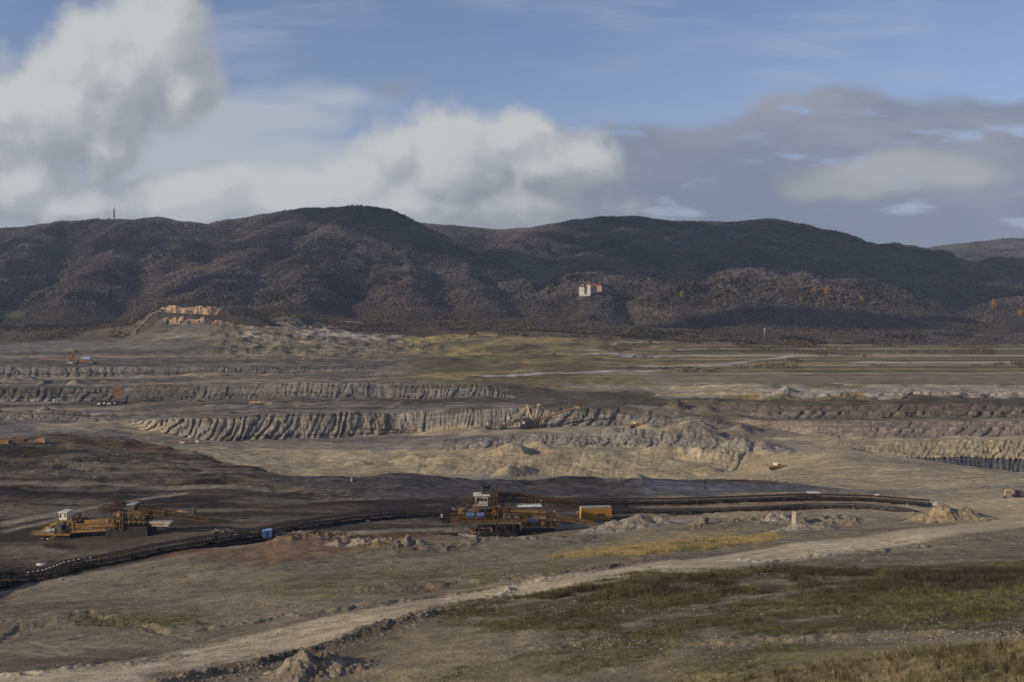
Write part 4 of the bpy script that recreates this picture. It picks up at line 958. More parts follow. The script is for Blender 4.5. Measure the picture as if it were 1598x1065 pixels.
grass("weedy_grass", "dark green and brown weeds along the bank below the dirt road", [
    (m1, 6, .35, .85, [DG, OL, BR, DG, (.13, .11, .05)], [0, 1, 2, 3, 4]), (m1d, 5, .15, .38, [OL, (.15, .13, .06), DG, GR], [0, 1, 2]), (m1b, 4.5, .2, .5, [DG, OL, (.16, .135, .06)], [0, 1, 2]), (m1c * sstep(gn, -.4, .4), 2.5, .5, 1.1, [(.06, .045, .033), DG, BR], [3, 4]),
    (gbox(1380, 2100, [(1380,900),(1598,890)], [(1380,925),(1598,915)]) * near_, 4, .4, .8, [DG, BR, (.07, .05, .035)], [0, 3, 4])])
m2 = gbox(870, 1205, [(870,872),(960,862),(1060,850),(1205,838)], [(870,878),(960,877),(1060,868),(1205,852)], 14, 2) * near_ * sstep(fbm(GX, GD2, 8, 3, .5, 415), -.45, .05)
grass("dry_grass", "patch of tall yellow dry grass beside the dirt road", [(m2, 5.0, .4, 1.0, [YE, YE, (.30, .235, .11), (.22, .19, .08)], [0, 1, 2])])
m3 = gbox(1130, 2200, [(1130,1056),(1200,1045),(1350,1022),(1598,1006)], [(1130,1400),(2200,1400)], 40, 5) * near_
m3b = gbox(1100, 2200, [(1100,1045),(1350,1022),(1598,1002)], [(1100,1065),(1350,1035),(1598,1020)], 40, 4) * near_
grass("straw_grass", "pale straw grass on the hummock in the bottom right corner", [(m3, 13, .22, .5, [ST, ST, (.17, .14, .08), (.12, .115, .05)], [0, 1, 2]), (m3b, 6, .2, .4, [GR, DG, OL], [0, 1]), (m3, .5, .6, .9, [(.10, .07, .045)], [3, 4])])
m4 = sstep(VEG, .15, .6) * near_ * sstep(gn, -.1, .35)
m5 = gbox(120, 330, [(120,955),(330,960)], [(120,972),(330,978)]) * near_ + .6 * gbox(400, 900, [(400,905),(620,895),(900,885)], [(400,918),(620,935),(900,900)]) * near_ * sstep(gn, .1, .5)
m6 = gbox(300, 1500, [(300,1060),(600,1000),(900,980),(1500,970)], [(300,1100),(1500,1060)]) * near_ * sstep(gn, .15, .6)
m7 = (T > 5.5) * (T < 9.9) * sstep(gn, .25, .7) * (1 - gbox(-400, 2100, [(0,1050),(400,1005),(700,950),(1000,895),(1300,840),(1598,800)], [(0,1085),(400,1035),(700,975),(1000,925),(1300,865),(1598,830)]))
grass("sparse_grass", "thin olive tufts scattered over the bare slope in the foreground", [(m4, 4.5, .14, .32, [OL, DG, (.15, .13, .06), GR], [0, 1, 2]), (m5, 3, .15, .35, [GR, OL, (.15, .14, .05)], [0, 1]), (m6, 2.2, .1, .28, [OL, (.17, .145, .08), BR], [0, 1, 2]), (m7, .5, .12, .3, [OL, (.17, .145, .08), BR], [0, 1, 2])])

def rock_geo(seed, sub=2, jag=.28):
    bm = bmesh.new(); bmesh.ops.create_icosphere(bm, subdivisions=sub, radius=1); r = np.random.default_rng(seed)
    pl = [(lambda v: v / np.linalg.norm(v))(r.normal(0, 1, 3)) for _ in range(7)]
    for v in bm.verts:
        c = np.array(v.co)
        for p in pl:
            d = c @ p
            if d > .62: c = c - p * (d - .62) * .9
        c = c * (1 + r.normal(0, jag * .12)); c[2] *= .75; v.co = c
    return bm
ROCKM = pmat('stone', (.1, .1, .1), .95, inst=True, var=.3, scale=1.5, spec=.1)
def rock_src(seed):
    bm = rock_geo(seed, 1); me = bpy.data.meshes.new('stone_shape'); bm.to_mesh(me); bm.free(); me.materials.append(ROCKM)
    return bpy.data.objects.new('stone_shape', me)
STONES = named([rock_src(i) for i in range(4)])
def gravel(name, label, parts):
    P, S, Rr, Tn, V = [], [], [], [], []
    for mask, dens, lo, hi, col in parts:
        X, Y, Z, PX, PY = grid_sample(mask, dens); n = len(X); s = lo + (hi - lo) * rng.random(n) ** 3
        P.append(np.stack([X, Y, Z], -1)); S.append(np.stack([s * rng.uniform(.8, 1.4, n), s * rng.uniform(.8, 1.4, n), s * rng.uniform(.6, 1, n)], -1)); Rr.append(rng.uniform(0, 6.28, n))
        Tn.append(np.array(col) * rng.uniform(.6, 1.3, (n, 1))); V.append(rng.integers(0, 4, n)); print(name, n)
    tag(scatter(name, STONES, np.concatenate(P), np.concatenate(S), np.concatenate(Rr), np.concatenate(Tn), np.concatenate(V)), label, "gravel", kind='stuff')
cl = fbm(GX, GD2, 12, 4, .6, 421)
edge = stroke([(230,1072),(330,1054),(420,1034),(500,1014),(560,999),(640,979),(700,966),(800,940)], 14, .2)
edge2 = stroke([(300,985),(430,965),(560,955),(640,943),(760,928),(880,912),(960,892),(1060,880)], 9, .2)
strip = stroke([(830,1012),(950,1003),(1100,1003),(1300,992),(1598,985)], 12, .2)
road_m = stroke([(60,1068,18),(400,1013,17),(560,982,14),(700,955,11),(860,926,11),(1000,903,10),(1150,879,11),(1350,845,11),(1560,815,11)], 12, .5)
base_m = (T > 2.2) * (T < 10.6) * sstep(cl, -.2, .5) * (1 - road_m)
gravel("gravel", "pebbles, clods and broken stones strewn over the bare foreground slope", [
    (base_m * (GD2 < 150), 3.2, .03, .15, (.20, .17, .13)), (base_m * (GD2 >= 150), .45, .06, .3, (.22, .185, .14)), (edge, 5, .05, .30, (.17, .14, .11)), (edge2, 2.0, .05, .25, (.2, .16, .12)),
    (strip, 8, .04, .15, (.22, .19, .15)), (stroke([(700,962),(850,962),(1100,958),(1598,945)], 12, .2) * (T < 8), 2.0, .04, .2, (.20, .17, .13)),
    (stroke([(330,838),(450,842),(560,848),(640,852)], 9, .2), .9, .1, .5, (.25, .20, .14)), (stroke([(1080,818),(1260,812),(1340,812)], 9, .2), .9, .1, .45, (.30, .26, .20)),
    (((T > 12.6) & (T < 14)) * (GPX < 660) * (GPX > 240) * (GPY > 778) * (GPY < 812), .35, .12, .6, (.13, .12, .11)),
    (stroke([(760,737,4),(900,742,4),(1060,747,5),(1160,748,5),(1300,752,6)], 5, .2), .10, .3, 1.0, (.27, .22, .16))])

# ------------------------------------------------------------ machines, conveyors and the other things in the mine
SPLIT = {'machine_house', 'gearbox', 'motor_house', 'post', 'lamp', 'lamp_post', 'cabin', 'crawler', 'window', 'equipment_box', 'equipment_house', 'pontoon', 'chimney', 'side_panel', 'gable', 'control_cabinet', 'corner_post', 'upright', 'undercarriage', 'panel', 'motor', 'chute', 'track', 'rung', 'side_beam', 'outrigger', 'crossbar', 'railing', 'flange', 'belt', 'mast', 'rib', 'stay_cable', 'boom', 'idler_glint', 'cabin_stand', 'roof', 'stair'}
class MB:
    """collects boxes, bars and tubes into one mesh"""
    def __init__(self): self.co, self.fa, self.pr = [], [], []
    def mark(self): self.pr.append((len(self.co), len(self.fa)))
    def _hex(self, c8):
        self.mark(); b = len(self.co); self.co += [tuple(c) for c in c8]
        for f in ((0, 3, 2, 1), (4, 5, 6, 7), (0, 1, 5, 4), (1, 2, 6, 5), (2, 3, 7, 6), (3, 0, 4, 7)): self.fa.append(tuple(b + i for i in f))
    def box(self, x0, x1, y0, y1, z0, z1, top=0.0, leanx=0.0):
        t = top; self._hex([(x0, y0, z0), (x1, y0, z0), (x1, y1, z0), (x0, y1, z0), (x0 + t + leanx, y0 + t, z1), (x1 - t + leanx, y0 + t, z1), (x1 - t + leanx, y1 - t, z1), (x0 + t + leanx, y1 - t, z1)]); return self
    def bar(self, p, q, w, h=None):
        h = h or w; p, q = Vector(p), Vector(q); d = (q - p).normalized()
        s = d.cross(Vector((0, 0, 1))); s = Vector((1, 0, 0)) if s.length < 1e-3 else s.normalized(); u = s.cross(d)
        c = []; w *= .78; h *= .78
        for e in (p, q):
            for a, b in ((-1, -1), (1, -1), (1, 1), (-1, 1)): c.append(e + s * (a * w / 2) + u * (b * h / 2))
        self._hex(c); return self
    def cyl(self, p, q, r, n=12, r2=None):
        p, q = Vector(p), Vector(q); d = (q - p).normalized(); r2 = r if r2 is None else r2
        s = d.cross(Vector((0, 0, 1))); s = Vector((1, 0, 0)) if s.length < 1e-3 else s.normalized(); u = s.cross(d); self.mark(); b = len(self.co)
        for e, rr in ((p, r), (q, r2)):
            for k in range(n):
                a = 2 * math.pi * k / n; self.co.append(tuple(e + s * (math.cos(a) * rr) + u * (math.sin(a) * rr)))
        for k in range(n): self.fa.append((b + k, b + (k + 1) % n, b + n + (k + 1) % n, b + n + k))
        self.fa.append(tuple(b + k for k in reversed(range(n)))); self.fa.append(tuple(b + n + k for k in range(n))); return self
    def truss(self, p, q, w, h, n, t=.22, tq=None):
        """four chords with posts and diagonals between p and q (centre line at the bottom), width w, height h"""
        p, q = Vector(p), Vector(q); d = (q - p); s = d.normalized().cross(Vector((0, 0, 1))).normalized(); up = Vector((0, 0, 1)); h2 = h if tq is None else tq
        def c(k, a, b): f = k / n; return p + d * f + s * (a * w / 2) + up * (b * (h + (h2 - h) * f))
        for a in (-1, 1):
            for b in (0, 1): self.bar(c(0, a, b), c(n, a, b), t)
            for k in range(n + 1): self.bar(c(k, a, 0), c(k, a, 1), t * .7)
            for k in range(n): self.bar(c(k, a, k % 2), c(k + 1, a, (k + 1) % 2), t * .6)
        for k in range(n + 1):
            self.bar(c(k, -1, 0), c(k, 1, 0), t * .7); self.bar(c(k, -1, 1), c(k, 1, 1), t * .6)
        return self
    def rail(self, pts, h=1.0, t=.07, step=2.0):
        for a, b in zip(pts[:-1], pts[1:]):
            a, b = Vector(a), Vector(b); n = max(1, int((b - a).length / step))
            for zz in (h, h * .5): self.bar(a + Vector((0, 0, zz)), b + Vector((0, 0, zz)), t)
            for k in range(n + 1): e = a.lerp(b, k / n); self.bar(e, e + Vector((0, 0, h)), t)
        return self
    def roof(self, x0, x1, y0, y1, z, h, over=.3, axis='x'):
        x0 -= over; x1 += over; y0 -= over; y1 += over; self.mark(); b = len(self.co)
        if axis == 'x': ym = (y0 + y1) / 2; self.co += [(x0, y0, z), (x1, y0, z), (x1, y1, z), (x0, y1, z), (x0, ym, z + h), (x1, ym, z + h)]; F_ = [(0, 1, 5, 4), (2, 3, 4, 5), (0, 4, 3), (1, 2, 5), (0, 3, 2, 1)]
        else: xm = (x0 + x1) / 2; self.co += [(x0, y0, z), (x1, y0, z), (x1, y1, z), (x0, y1, z), (xm, y0, z + h), (xm, y1, z + h)]; F_ = [(0, 4, 5, 3), (1, 2, 5, 4), (0, 1, 4), (2, 3, 5), (0, 3, 2, 1)]
        for f in F_: self.fa.append(tuple(b + i for i in f))
        return self
    def pieces(self):
        '''the shapes collected, split where they do not touch'''
        n = len(self.pr); ends = self.pr[1:] + [(len(self.co), len(self.fa))]; V = np.array(self.co); lo = [V[a[0]:e[0]].min(0) - .06 for a, e in zip(self.pr, ends)]; hi = [V[a[0]:e[0]].max(0) + .06 for a, e in zip(self.pr, ends)]
        own = list(range(n))
        def root(i):
            while own[i] != i: i = own[i]
            return i
        for i in range(n):
            for j in range(i): 
                if (lo[i] < hi[j]).all() and (lo[j] < hi[i]).all(): own[root(i)] = root(j)
        out = {}
        for i in range(n):
            q = out.setdefault(root(i), MB()); off = len(q.co) - self.pr[i][0]; q.mark()
            q.co += self.co[self.pr[i][0]:ends[i][0]]; q.fa += [tuple(v + off for v in f) for f in self.fa[self.pr[i][1]:ends[i][1]]]
        return list(out.values())
    def build(self, name, mat, parent=None, bevel=0.0, label=None, whole=False):
        if not whole and parent is not None and name in SPLIT:
            ps = self.pieces()
            if len(ps) > 1: return [p.build(name, mat, parent, bevel, label, True) for p in ps][0]
        me = bpy.data.meshes.new(name); me.from_pydata(self.co, [], self.fa); me.update(); me.materials.append(mat)
        if bevel:
            bm = bmesh.new(); bm.from_mesh(me); bmesh.ops.bevel(bm, geom=bm.edges[:], offset=bevel, segments=1, affect='EDGES', clamp_overlap=True); bm.to_mesh(me); bm.free()
        o = bpy.data.objects.new(name, me); COL.objects.link(o); o.parent = parent
        if label: o['label'] = label
        return o
def empty(name, loc, label, cat, rz=0.0, group=None):
    o = bpy.data.objects.new(name, None); COL.objects.link(o); o.location = loc; o.rotation_euler = (0, 0, rz); o.empty_display_size = 2; tag(o, label, cat, group); return o
def part(name, mat, parent, f, bevel=0.0, label=None):
    m = MB(); f(m); return m.build(name, mat, parent, bevel, label)

M = {}
for nm, col, ro, me_, var, sc in [('rust', (.12, .068, .034), .85, .2, .45, .8), ('orange', (.24, .135, .05), .6, .1, .35, .7), ('yellow', (.25, .15, .05), .6, .1, .3, .6), ('brown', (.06, .038, .025), .85, .2, .4, .8),
        ('dark', (.03, .028, .026), .8, .2, .4, .8), ('steel', (.10, .095, .09), .6, .4, .35, .8), ('white', (.50, .48, .43), .6, 0, .25, .6), ('grey', (.30, .30, .28), .7, .1, .3, .7), ('blue', (.14, .22, .40), .5, .1, .25, 1.2),
        ('shadedyellow', (.15, .095, .038), .7, .1, .35, .6), ('glass', (.03, .04, .05), .15, 0, .1, 1), ('belt', (.022, .021, .02), .9, 0, .4, .4), ('coal', (.03, .026, .023), 1, 0, .5, .5), ('cream', (.74, .68, .54), .8, 0, .12, .1), ('roofred', (.20, .065, .04), .85, 0, .3, .15), ('pinkwall', (.50, .36, .28), .8, 0, .12, .1),  # dull yellow: the yellow paint darkened for a machine's shaded half
        ('concrete', (.33, .27, .20), .95, 0, .3, .5), ('paleblue', (.30, .45, .62), .6, 0, .2, .6), ('redbrown', (.09, .045, .032), .8, .1, .4, .6), ('palerust', (.34, .20, .13), .85, 0, .4, .5), ('lightyellow', (.62, .47, .20), .7, 0, .3, .3), ('orangebox', (.50, .27, .06), .6, 0, .12, .4), ('board', (.36, .32, .26), .9, 0, .3, .8)]:
    M[nm] = pmat(nm + '_paint', col, ro, me_, var, sc)

def px_frame(px0, pyg, Y):
    """local metres from photo pixels for a thing whose foot is at column px0, row pyg, distance Y"""
    s = Y / F
    return (lambda a: (a - px0) * s), (lambda b: (pyg - b) * s), s

def settle(px_, py_, sink=0.2):
    p = at(px_, py_); p.z -= sink; return p

# ---- central drive station
def drive_station():
    p = settle(800, 834, .1); X_, Z_, s = px_frame(800, 834, p.y)
    r = empty('conveyor_drive_station', p, "big rusty brown and orange drive station with cabins, blue motors and sloping booms, mid mine", "mining machine", R(3))
    x, z = X_, Z_
    part('pontoon', M['dark'], r, lambda m: (m.box(x(744), x(812), -5, 5, -.4, z(822), .3), m.box(x(748), x(806), -5.6, -5.1, -.2, z(825)), [m.cyl((x(750 + 7 * k), -5.8, 1.0), (x(750 + 7 * k), -5.65, 1.0), .7) for k in range(8)], m.box(x(815), x(868), -4, 4, -.4, z(828), .2)))
    def deck(m):
        m.box(x(704), x(822), -6, 6, z(808), z(806)); m.box(x(704), x(822), -6.1, -6.02, z(809), z(805.2)); m.box(x(815), x(872), -4.5, 4.5, z(819), z(817.5))
        for k in range(9): m.bar((x(708 + 13 * k), -5.6, z(822)), (x(708 + 13 * k), -5.6, z(808)), .3); m.bar((x(708 + 13 * k), -5.6, z(821)), (x(716 + 13 * k), -5.6, z(809)), .2)
    dk = part('deck', M['rust'], r, deck)
    part('railing', M['orange'], dk, lambda m: m.rail([(x(704), -6, z(806)), (x(770), -6, z(806))], 1.1, .09, 1.5).rail([(x(776), -6, z(806)), (x(822), -6, z(806))], 1.1, .09, 1.5).rail([(x(822), -4.5, z(817.5)), (x(872), -4.5, z(817.5))], 1.0, .09, 1.6))
    # machine houses and panels along the deck
    def frame(m):
        for a in (706, 716, 727, 742, 757, 770, 776, 786, 797, 808, 819, 832, 845, 858, 868):
            hi = 796 if a < 745 else (786 if a < 790 else 797 if a < 822 else 806)
            lo = 806 if a < 823 else 817
            for yy in (-5.2, 5.2): m.bar((x(a), yy, z(lo)), (x(a), yy, z(hi)), .38)
        for a, b, h in ((704, 745, 796), (742, 790, 787), (786, 822, 798), (820, 870, 806), (704, 730, 801)):
            for yy in (-5.2, 5.2): m.bar((x(a), yy, z(h)), (x(b), yy, z(h)), .42)
            for k in range(int((b - a) / 8)): m.bar((x(a + 8 * k), -5.2, z(h)), (x(a + 8 * k), 5.2, z(h)), .25)
        m.bar((x(720), -4, z(796)), (x(738), -4, z(770)), .4); m.bar((x(716), 4, z(796)), (x(736), 4, z(774)), .4); m.bar((x(719), -4, z(776)), (x(735), -4, z(786)), .35); m.bar((x(723), -4, z(770)), (x(730), -4, z(774)), .3)
    part('frame', M['rust'], r, frame)
    part('machine_house', M['brown'], r, lambda m: (m.box(x(745), x(768), -3, 4, z(806), z(797)), m.box(x(787), x(821), -2.5, 4, z(806), z(799)), m.box(x(776), x(784), -3.5, 2, z(806), z(797)), m.box(x(706), x(724), 0, 4.5, z(806), z(800))), .06)
    part('control_cabinet', M['grey'], r, lambda m: m.box(x(785), x(795), -4.9, -3.2, z(804), z(797)).box(x(800), x(806), -4.9, -3.5, z(805), z(798)), .05)
    def motor(m, a, b, lo, hi, yy=-4.6):
        zc = (z(lo) + z(hi)) / 2; rr = abs(z(hi) - z(lo)) / 2
        m.cyl((x(a), yy, zc), (x(b), yy, zc), rr, 14); m.box(x(a) + .3, x(b) - .3, yy - .6, yy + .6, z(lo), zc - rr * .6); m.cyl((x(b), yy, zc), (x(b) + .8, yy, zc), rr * .35, 10)
        for k in range(5): m.cyl((x(a) + .3 + k * .45, yy, zc), (x(a) + .42 + k * .45, yy, zc), rr * 1.09, 14)
    for a, b, lo, hi in ((728, 740, 803, 795), (745, 754, 803, 795), (825, 838, 812, 804)): part('motor', M['blue'], r, lambda m: motor(m, a, b, lo, hi, -5.0 if a < 800 else -4.2))
    part('gearbox', M['grey'], r, lambda m: m.box(x(741), x(745), -5.4, -3.8, z(804), z(797)).box(x(842), x(850), -4.6, -3.2, z(808), z(803)), .08)
    part('gearbox', M['orange'], r, lambda m: m.box(x(843), x(851), -4.8, -3.2, z(816), z(808)), .08)
    part('chute', M['orange'], r, lambda m: (m.box(x(714), x(727), -4.4, 1, z(801), z(792), .5), m.box(x(706), x(714), -3, 2, z(806), z(799), .3), m.box(x(738), x(752), -2, 2, z(793), z(788))), .05)
    c = part('cabin', M['board'], r, lambda m: m.box(x(742), x(761), -3.2, 2.6, z(787), z(771)), .05)
    part('roof', M['white'], c, lambda m: m.box(x(739), x(764), -3.5, 2.6, z(771), z(769.4), .1))
    part('window', M['glass'], c, lambda m: [m.box(x(744 + 5.5 * k), x(748 + 5.5 * k), -3.26, -3.21, z(779), z(774.5)) for k in range(3)])
    t = part('tower_cabin', M['steel'], r, lambda m: (m.box(x(752), x(764), -1.5, 2.5, z(766.5), z(757.5)), [m.bar((x(a), yy, z(769)), (x(a), yy, z(756)), .3) for a in (751, 765) for yy in (-1.8, 2.8)], m.box(x(751), x(766), -1.9, 2.9, z(768.5), z(766.6))), .03)
    part('roof', M['dark'], t, lambda m: m.box(x(749), x(767), -2.2, 3.2, z(757.3), z(755.6), .1)); part('window', M['glass'], t, lambda m: m.box(x(756), x(763), -1.56, -1.51, z(764), z(759)))
    part('panel', M['cream'], t, lambda m: m.box(x(750.6), x(753), -1.7, -1.6, z(767), z(758)))
    part('mast', M['rust'], r, lambda m: ([m.bar((x(a), yy, z(806)), (x(a + 2), yy, z(762)), .42) for a in (768, 773) for yy in (-3.5, 3.5)], [m.bar((x(768), -3.5, z(804 - 7 * k)), (x(775), -3.5, z(797 - 7 * k)), .22) for k in range(6)], [m.bar((x(a), -3.5, z(762 + 6)), (x(a), 3.5, z(768)), .3) for a in (770, 775)],
                                      m.bar((x(782), -3, z(800)), (x(778), -3, z(770)), .35), m.bar((x(765), -3, z(760)), (x(772), -3, z(775)), .25)))
    u = part('upper_boom', M['rust'], r, lambda m: (m.truss((x(776), 4.5, z(784)), (x(832), 4.5, z(788)), 3.4, 3.0, 14, .3), m.truss((x(832), 4.5, z(788)), (x(905), 6.5, z(793)), 3.2, 2.5, 16, .24, 1.0)))
    part('side_panel', M['redbrown'], u, lambda m: ([m.bar((x(779 + 9 * k), 2.7, z(773.6 + .35 * k)), (x(786 + 9 * k), 2.7, z(774.1 + .35 * k)), .08, 1.5) for k in range(6)], m.bar((x(842), 2.9, z(781)), (x(880), 3.6, z(787)), .08, 1.1)))
    part('belt', M['belt'], u, lambda m: m.bar((x(776), 4.5, z(775)), (x(832), 4.5, z(779)), 2.2, .2).bar((x(832), 4.5, z(779)), (x(905), 6.5, z(790)), 2.2, .2))
    part('motor_house', M['steel'], u, lambda m: m.box(x(784), x(792), 2.0, 2.6, z(784), z(776)).box(x(800), x(806), 2.0, 2.6, z(785), z(777)))
    l = part('lower_boom', M['orange'], r, lambda m: (m.truss((x(768), -3, z(799)), (x(850), -3, z(804)), 3, 2.0, 18, .34), m.truss((x(850), -3, z(804)), (x(928), -3, z(818)), 2.6, 1.6, 24, .26, .9)))
    part('side_panel', M['orange'], l, lambda m: (m.bar((x(769), -4.7, z(793)), (x(787), -4.7, z(794)), .08, 1.2), m.bar((x(790), -4.7, z(793.2)), (x(850), -4.7, z(796.4)), .08, .5), m.bar((x(790), -4.7, z(799.5)), (x(850), -4.7, z(803)), .08, .45)))
    part('belt', M['belt'], l, lambda m: m.bar((x(768), -3, z(795.5)), (x(850), -3, z(800)), 2, .2).bar((x(850), -3, z(800)), (x(928), -3, z(815.5)), 2, .2))
    part('canopy', M['white'], r, lambda m: m.box(x(807), x(846), -1.5, 2.2, z(790), z(787.6), .35), 0, "long white canopy roof over the lower boom")
    part('post', M['rust'], r, lambda m: [m.bar((x(a), yy, z(806)), (x(a), yy, z(790)), .22) for a in (810, 843) for yy in (-1, 1.8)])
    part('stair', M['brown'], r, lambda m: (m.bar((x(772), -6.6, z(808)), (x(788), -6.6, z(822)), .12, .35), m.bar((x(772), -7.5, z(808)), (x(788), -7.5, z(822)), .12, .35), [m.box(x(773 + 1.5 * k), x(774.2 + 1.5 * k), -7.5, -6.6, z(809 + 1.3 * k), z(808.6 + 1.3 * k)) for k in range(10)], m.rail([(x(772), -7.5, z(808)), (x(788), -7.5, z(822))], 1, .07)))
    part('feed_hopper', M['dark'], r, lambda m: (m.box(x(690), x(704), -3.6, 3.6, z(812), z(790)), m.box(x(686), x(692), -3, 3, z(808), z(796))), .1)
    part('sign_board', M['white'], r, lambda m: m.box(x(688.5), x(691.5), -3.8, -3.7, z(803), z(797.5)))
    part('cable_reel', M['steel'], r, lambda m: m.cyl((x(723), -6.6, z(811)), (x(723), -5.9, z(811)), .9, 16))
    part('lamp', M['white'], r, lambda m: [m.box(x(a), x(a) + .35, -5.6, -5.2, z(b), z(b) + .35) for a, b in ((706, 788), (777, 786), (842, 778), (862, 795), (898, 796), (863, 808))])
    part('lamp_post', M['steel'], r, lambda m: [m.bar((x(a) + .15, -5.4, z(c)), (x(a) + .15, -5.4, z(b)), .14) for a, b, c in ((842, 778, 806), (898, 796, 812))])
drive_station()

# ---- yellow drive station on the left
def yellow_station():
    p = settle(175, 836, .2); X_, Z_, s = px_frame(175, 838, p.y); x, z = X_, Z_
    r = empty('yellow_drive_station', p, "long yellow conveyor drive station with a cream cabin, on dark ground at left", "mining machine", R(-4))
    part('pontoon', M['dark'], r, lambda m: (m.box(x(66), x(118), -4.5, 4.5, z(846), z(834), .4), m.box(x(60), x(122), -3, 3, z(848), z(843), .4), m.box(x(172), x(240), -4, 4, z(838), z(820), .5)))
    dk = part('deck', M['yellow'], r, lambda m: (m.box(x(58), x(118), -5, 5, z(833.5), z(831)), m.bar((x(56), -5.1, z(833)), (x(64), -5.1, z(826)), .3)))
    part('railing', M['yellow'], dk, lambda m: m.rail([(x(58), -5, z(831)), (x(112), -5, z(831))], 1.1, .09, 1.4).rail([(x(60), -2, z(827)), (x(80), -2, z(820))], 1, .08, 1.2))
    part('gearbox', M['yellow'], r, lambda m: (m.box(x(70), x(80), -3, 1, z(831), z(823), .4), m.box(x(72), x(92), 0, 4, z(831), z(820), .3), m.cyl((x(84), -4, z(826)), (x(84), 2, z(826)), 1.1, 14), m.bar((x(84), 0, z(820)), (x(88), 0, z(814)), .5), m.box(x(89), x(95), -3, 2, z(831), z(822), .2)), .05)
    part('motor', M['grey'], r, lambda m: (m.cyl((x(80), -4.4, z(827)), (x(88), -4.4, z(827)), .8, 12), m.cyl((x(89), -4.4, z(826)), (x(94), -4.4, z(826)), .7, 12), m.box(x(80), x(93), -4.8, -4, z(831), z(829))))
    part('electric_cabinet', M['steel'], r, lambda m: m.box(x(96), x(104), -4.6, -1, z(831), z(818.5)), .06)
    c = part('cabin', M['cream'], r, lambda m: m.box(x(95), x(107.5), -2.4, 1.6, z(812.5), z(800.6)), .04)
    part('roof', M['white'], c, lambda m: m.box(x(93.5), x(109), -2.9, 2.1, z(800.4), z(798.8), .1)); part('window', M['glass'], c, lambda m: m.box(x(96), x(98.5), -2.46, -2.41, z(808), z(803)).box(x(103.5), x(105.5), -2.46, -2.41, z(807), z(803)))
    part('cabin_stand', M['yellow'], r, lambda m: ([m.bar((x(a), yy, z(831)), (x(a), yy, z(811.6)), .3) for a in (101, 108) for yy in (-2.4, 2)], m.box(x(100), x(114), -3, 2.5, z(813), z(811.6))))
    part('pylon', M['yellow'], r, lambda m: ([m.bar((x(106), yy, z(832)), (x(117), yy, z(805)), .45) for yy in (-3.2, 3.2)], [m.bar((x(122), yy, z(829)), (x(116), yy, z(806)), .4) for yy in (-3.2, 3.2)], m.bar((x(117), -3.2, z(806)), (x(117), 3.2, z(806)), .4), m.bar((x(109), -3.2, z(824)), (x(121), -3.2, z(820)), .3), m.bar((x(112), -3.2, z(816)), (x(119), -3.2, z(812)), .3)))
    def main(m):
        for yy in (-3, 3):
            m.bar((x(112), yy, z(830)), (x(184), yy, z(824.5)), .6, .9); m.bar((x(116), yy, z(821.5)), (x(190), yy, z(818.5)), .5, .7); m.bar((x(116), yy, z(817.5)), (x(190), yy, z(815.5)), .35, .45)
            for k in range(22): m.bar((x(118 + 3.3 * k), yy, z(829.5 - .25 * k)), (x(118 + 3.3 * k), yy, z(817.5 - .09 * k)), .22)
            for k in range(10): m.bar((x(118 + 6.8 * k), yy, z(829 - .5 * k)), (x(124 + 6.8 * k), yy, z(821 - .3 * k)), .2)
        for k in range(12): m.bar((x(116 + 6 * k), -3, z(821 - .2 * k)), (x(116 + 6 * k), 3, z(821 - .2 * k)), .3)
    b = part('boom', M['yellow'], r, main)
    part('side_panel', M['yellow'], b, lambda m: (m.bar((x(134), -1.6, z(814.5)), (x(180), -1.6, z(812)), .1, 1.5), m.bar((x(155), -1.7, z(810.6)), (x(178), -1.7, z(809.2)), .1, .5)))
    part('belt', M['belt'], b, lambda m: m.bar((x(118), 0, z(820)), (x(190), 0, z(817)), 2.4, .2))
    part('hood', M['brown'], b, lambda m: m.box(x(122), x(136), -2, 2, z(818), z(810), .8), .1)
    part('drive_head', M['shadedyellow'], r, lambda m: (m.box(x(178), x(200), -4, 4, z(812), z(809.5)), m.box(x(183), x(195), -3.4, 2, z(809.5), z(802), .6), [m.bar((x(a), -4.2, z(824)), (x(a + 1), -4.2, z(797)), .3) for a in (178, 186, 196, 200)], m.rail([(x(178), -4.2, z(809)), (x(200), -4.2, z(809))], 1.1, .08), m.rail([(x(180), -4.2, z(825)), (x(200), -4.2, z(819))], 1.1, .08)))
    part('pulley_cover', M['palerust'], r, lambda m: m.cyl((x(190), -3.9, z(802)), (x(190), -1, z(802)), 1.1, 14).bar((x(186), -3.8, z(806)), (x(196), -3.8, z(799)), .5, .8), 0, "round pale pink and white pulley cover")
    def tower(m):
        for a in (201, 209, 217, 225, 233):
            for yy in (-3.5, 3.5): m.bar((x(a), yy, z(816)), (x(a), yy, z(790 if a > 203 and a < 221 else 798)), .32)
        for zz in (812, 805, 797):
            for yy in (-3.5, 3.5): m.bar((x(198), yy, z(zz)), (x(236), yy, z(zz)), .35)
        for k in range(4): m.bar((x(201 + 8 * k), -3.5, z(812)), (x(209 + 8 * k), -3.5, z(805)), .22); m.bar((x(209 + 8 * k), -3.5, z(804)), (x(201 + 8 * k), -3.5, z(797)), .22)
        m.box(x(200), x(236), -3.3, 3.3, z(813.2), z(812.3)); m.box(x(206), x(230), -1, 3, z(812), z(800))
    part('tower', M['shadedyellow'], r, tower)
    c2 = part('cabin', M['steel'], r, lambda m: m.box(x(204), x(215), -2, 2, z(796.5), z(787.5)), .04); part('roof', M['grey'], c2, lambda m: m.box(x(203), x(216), -2.4, 2.4, z(787.3), z(786), .1))
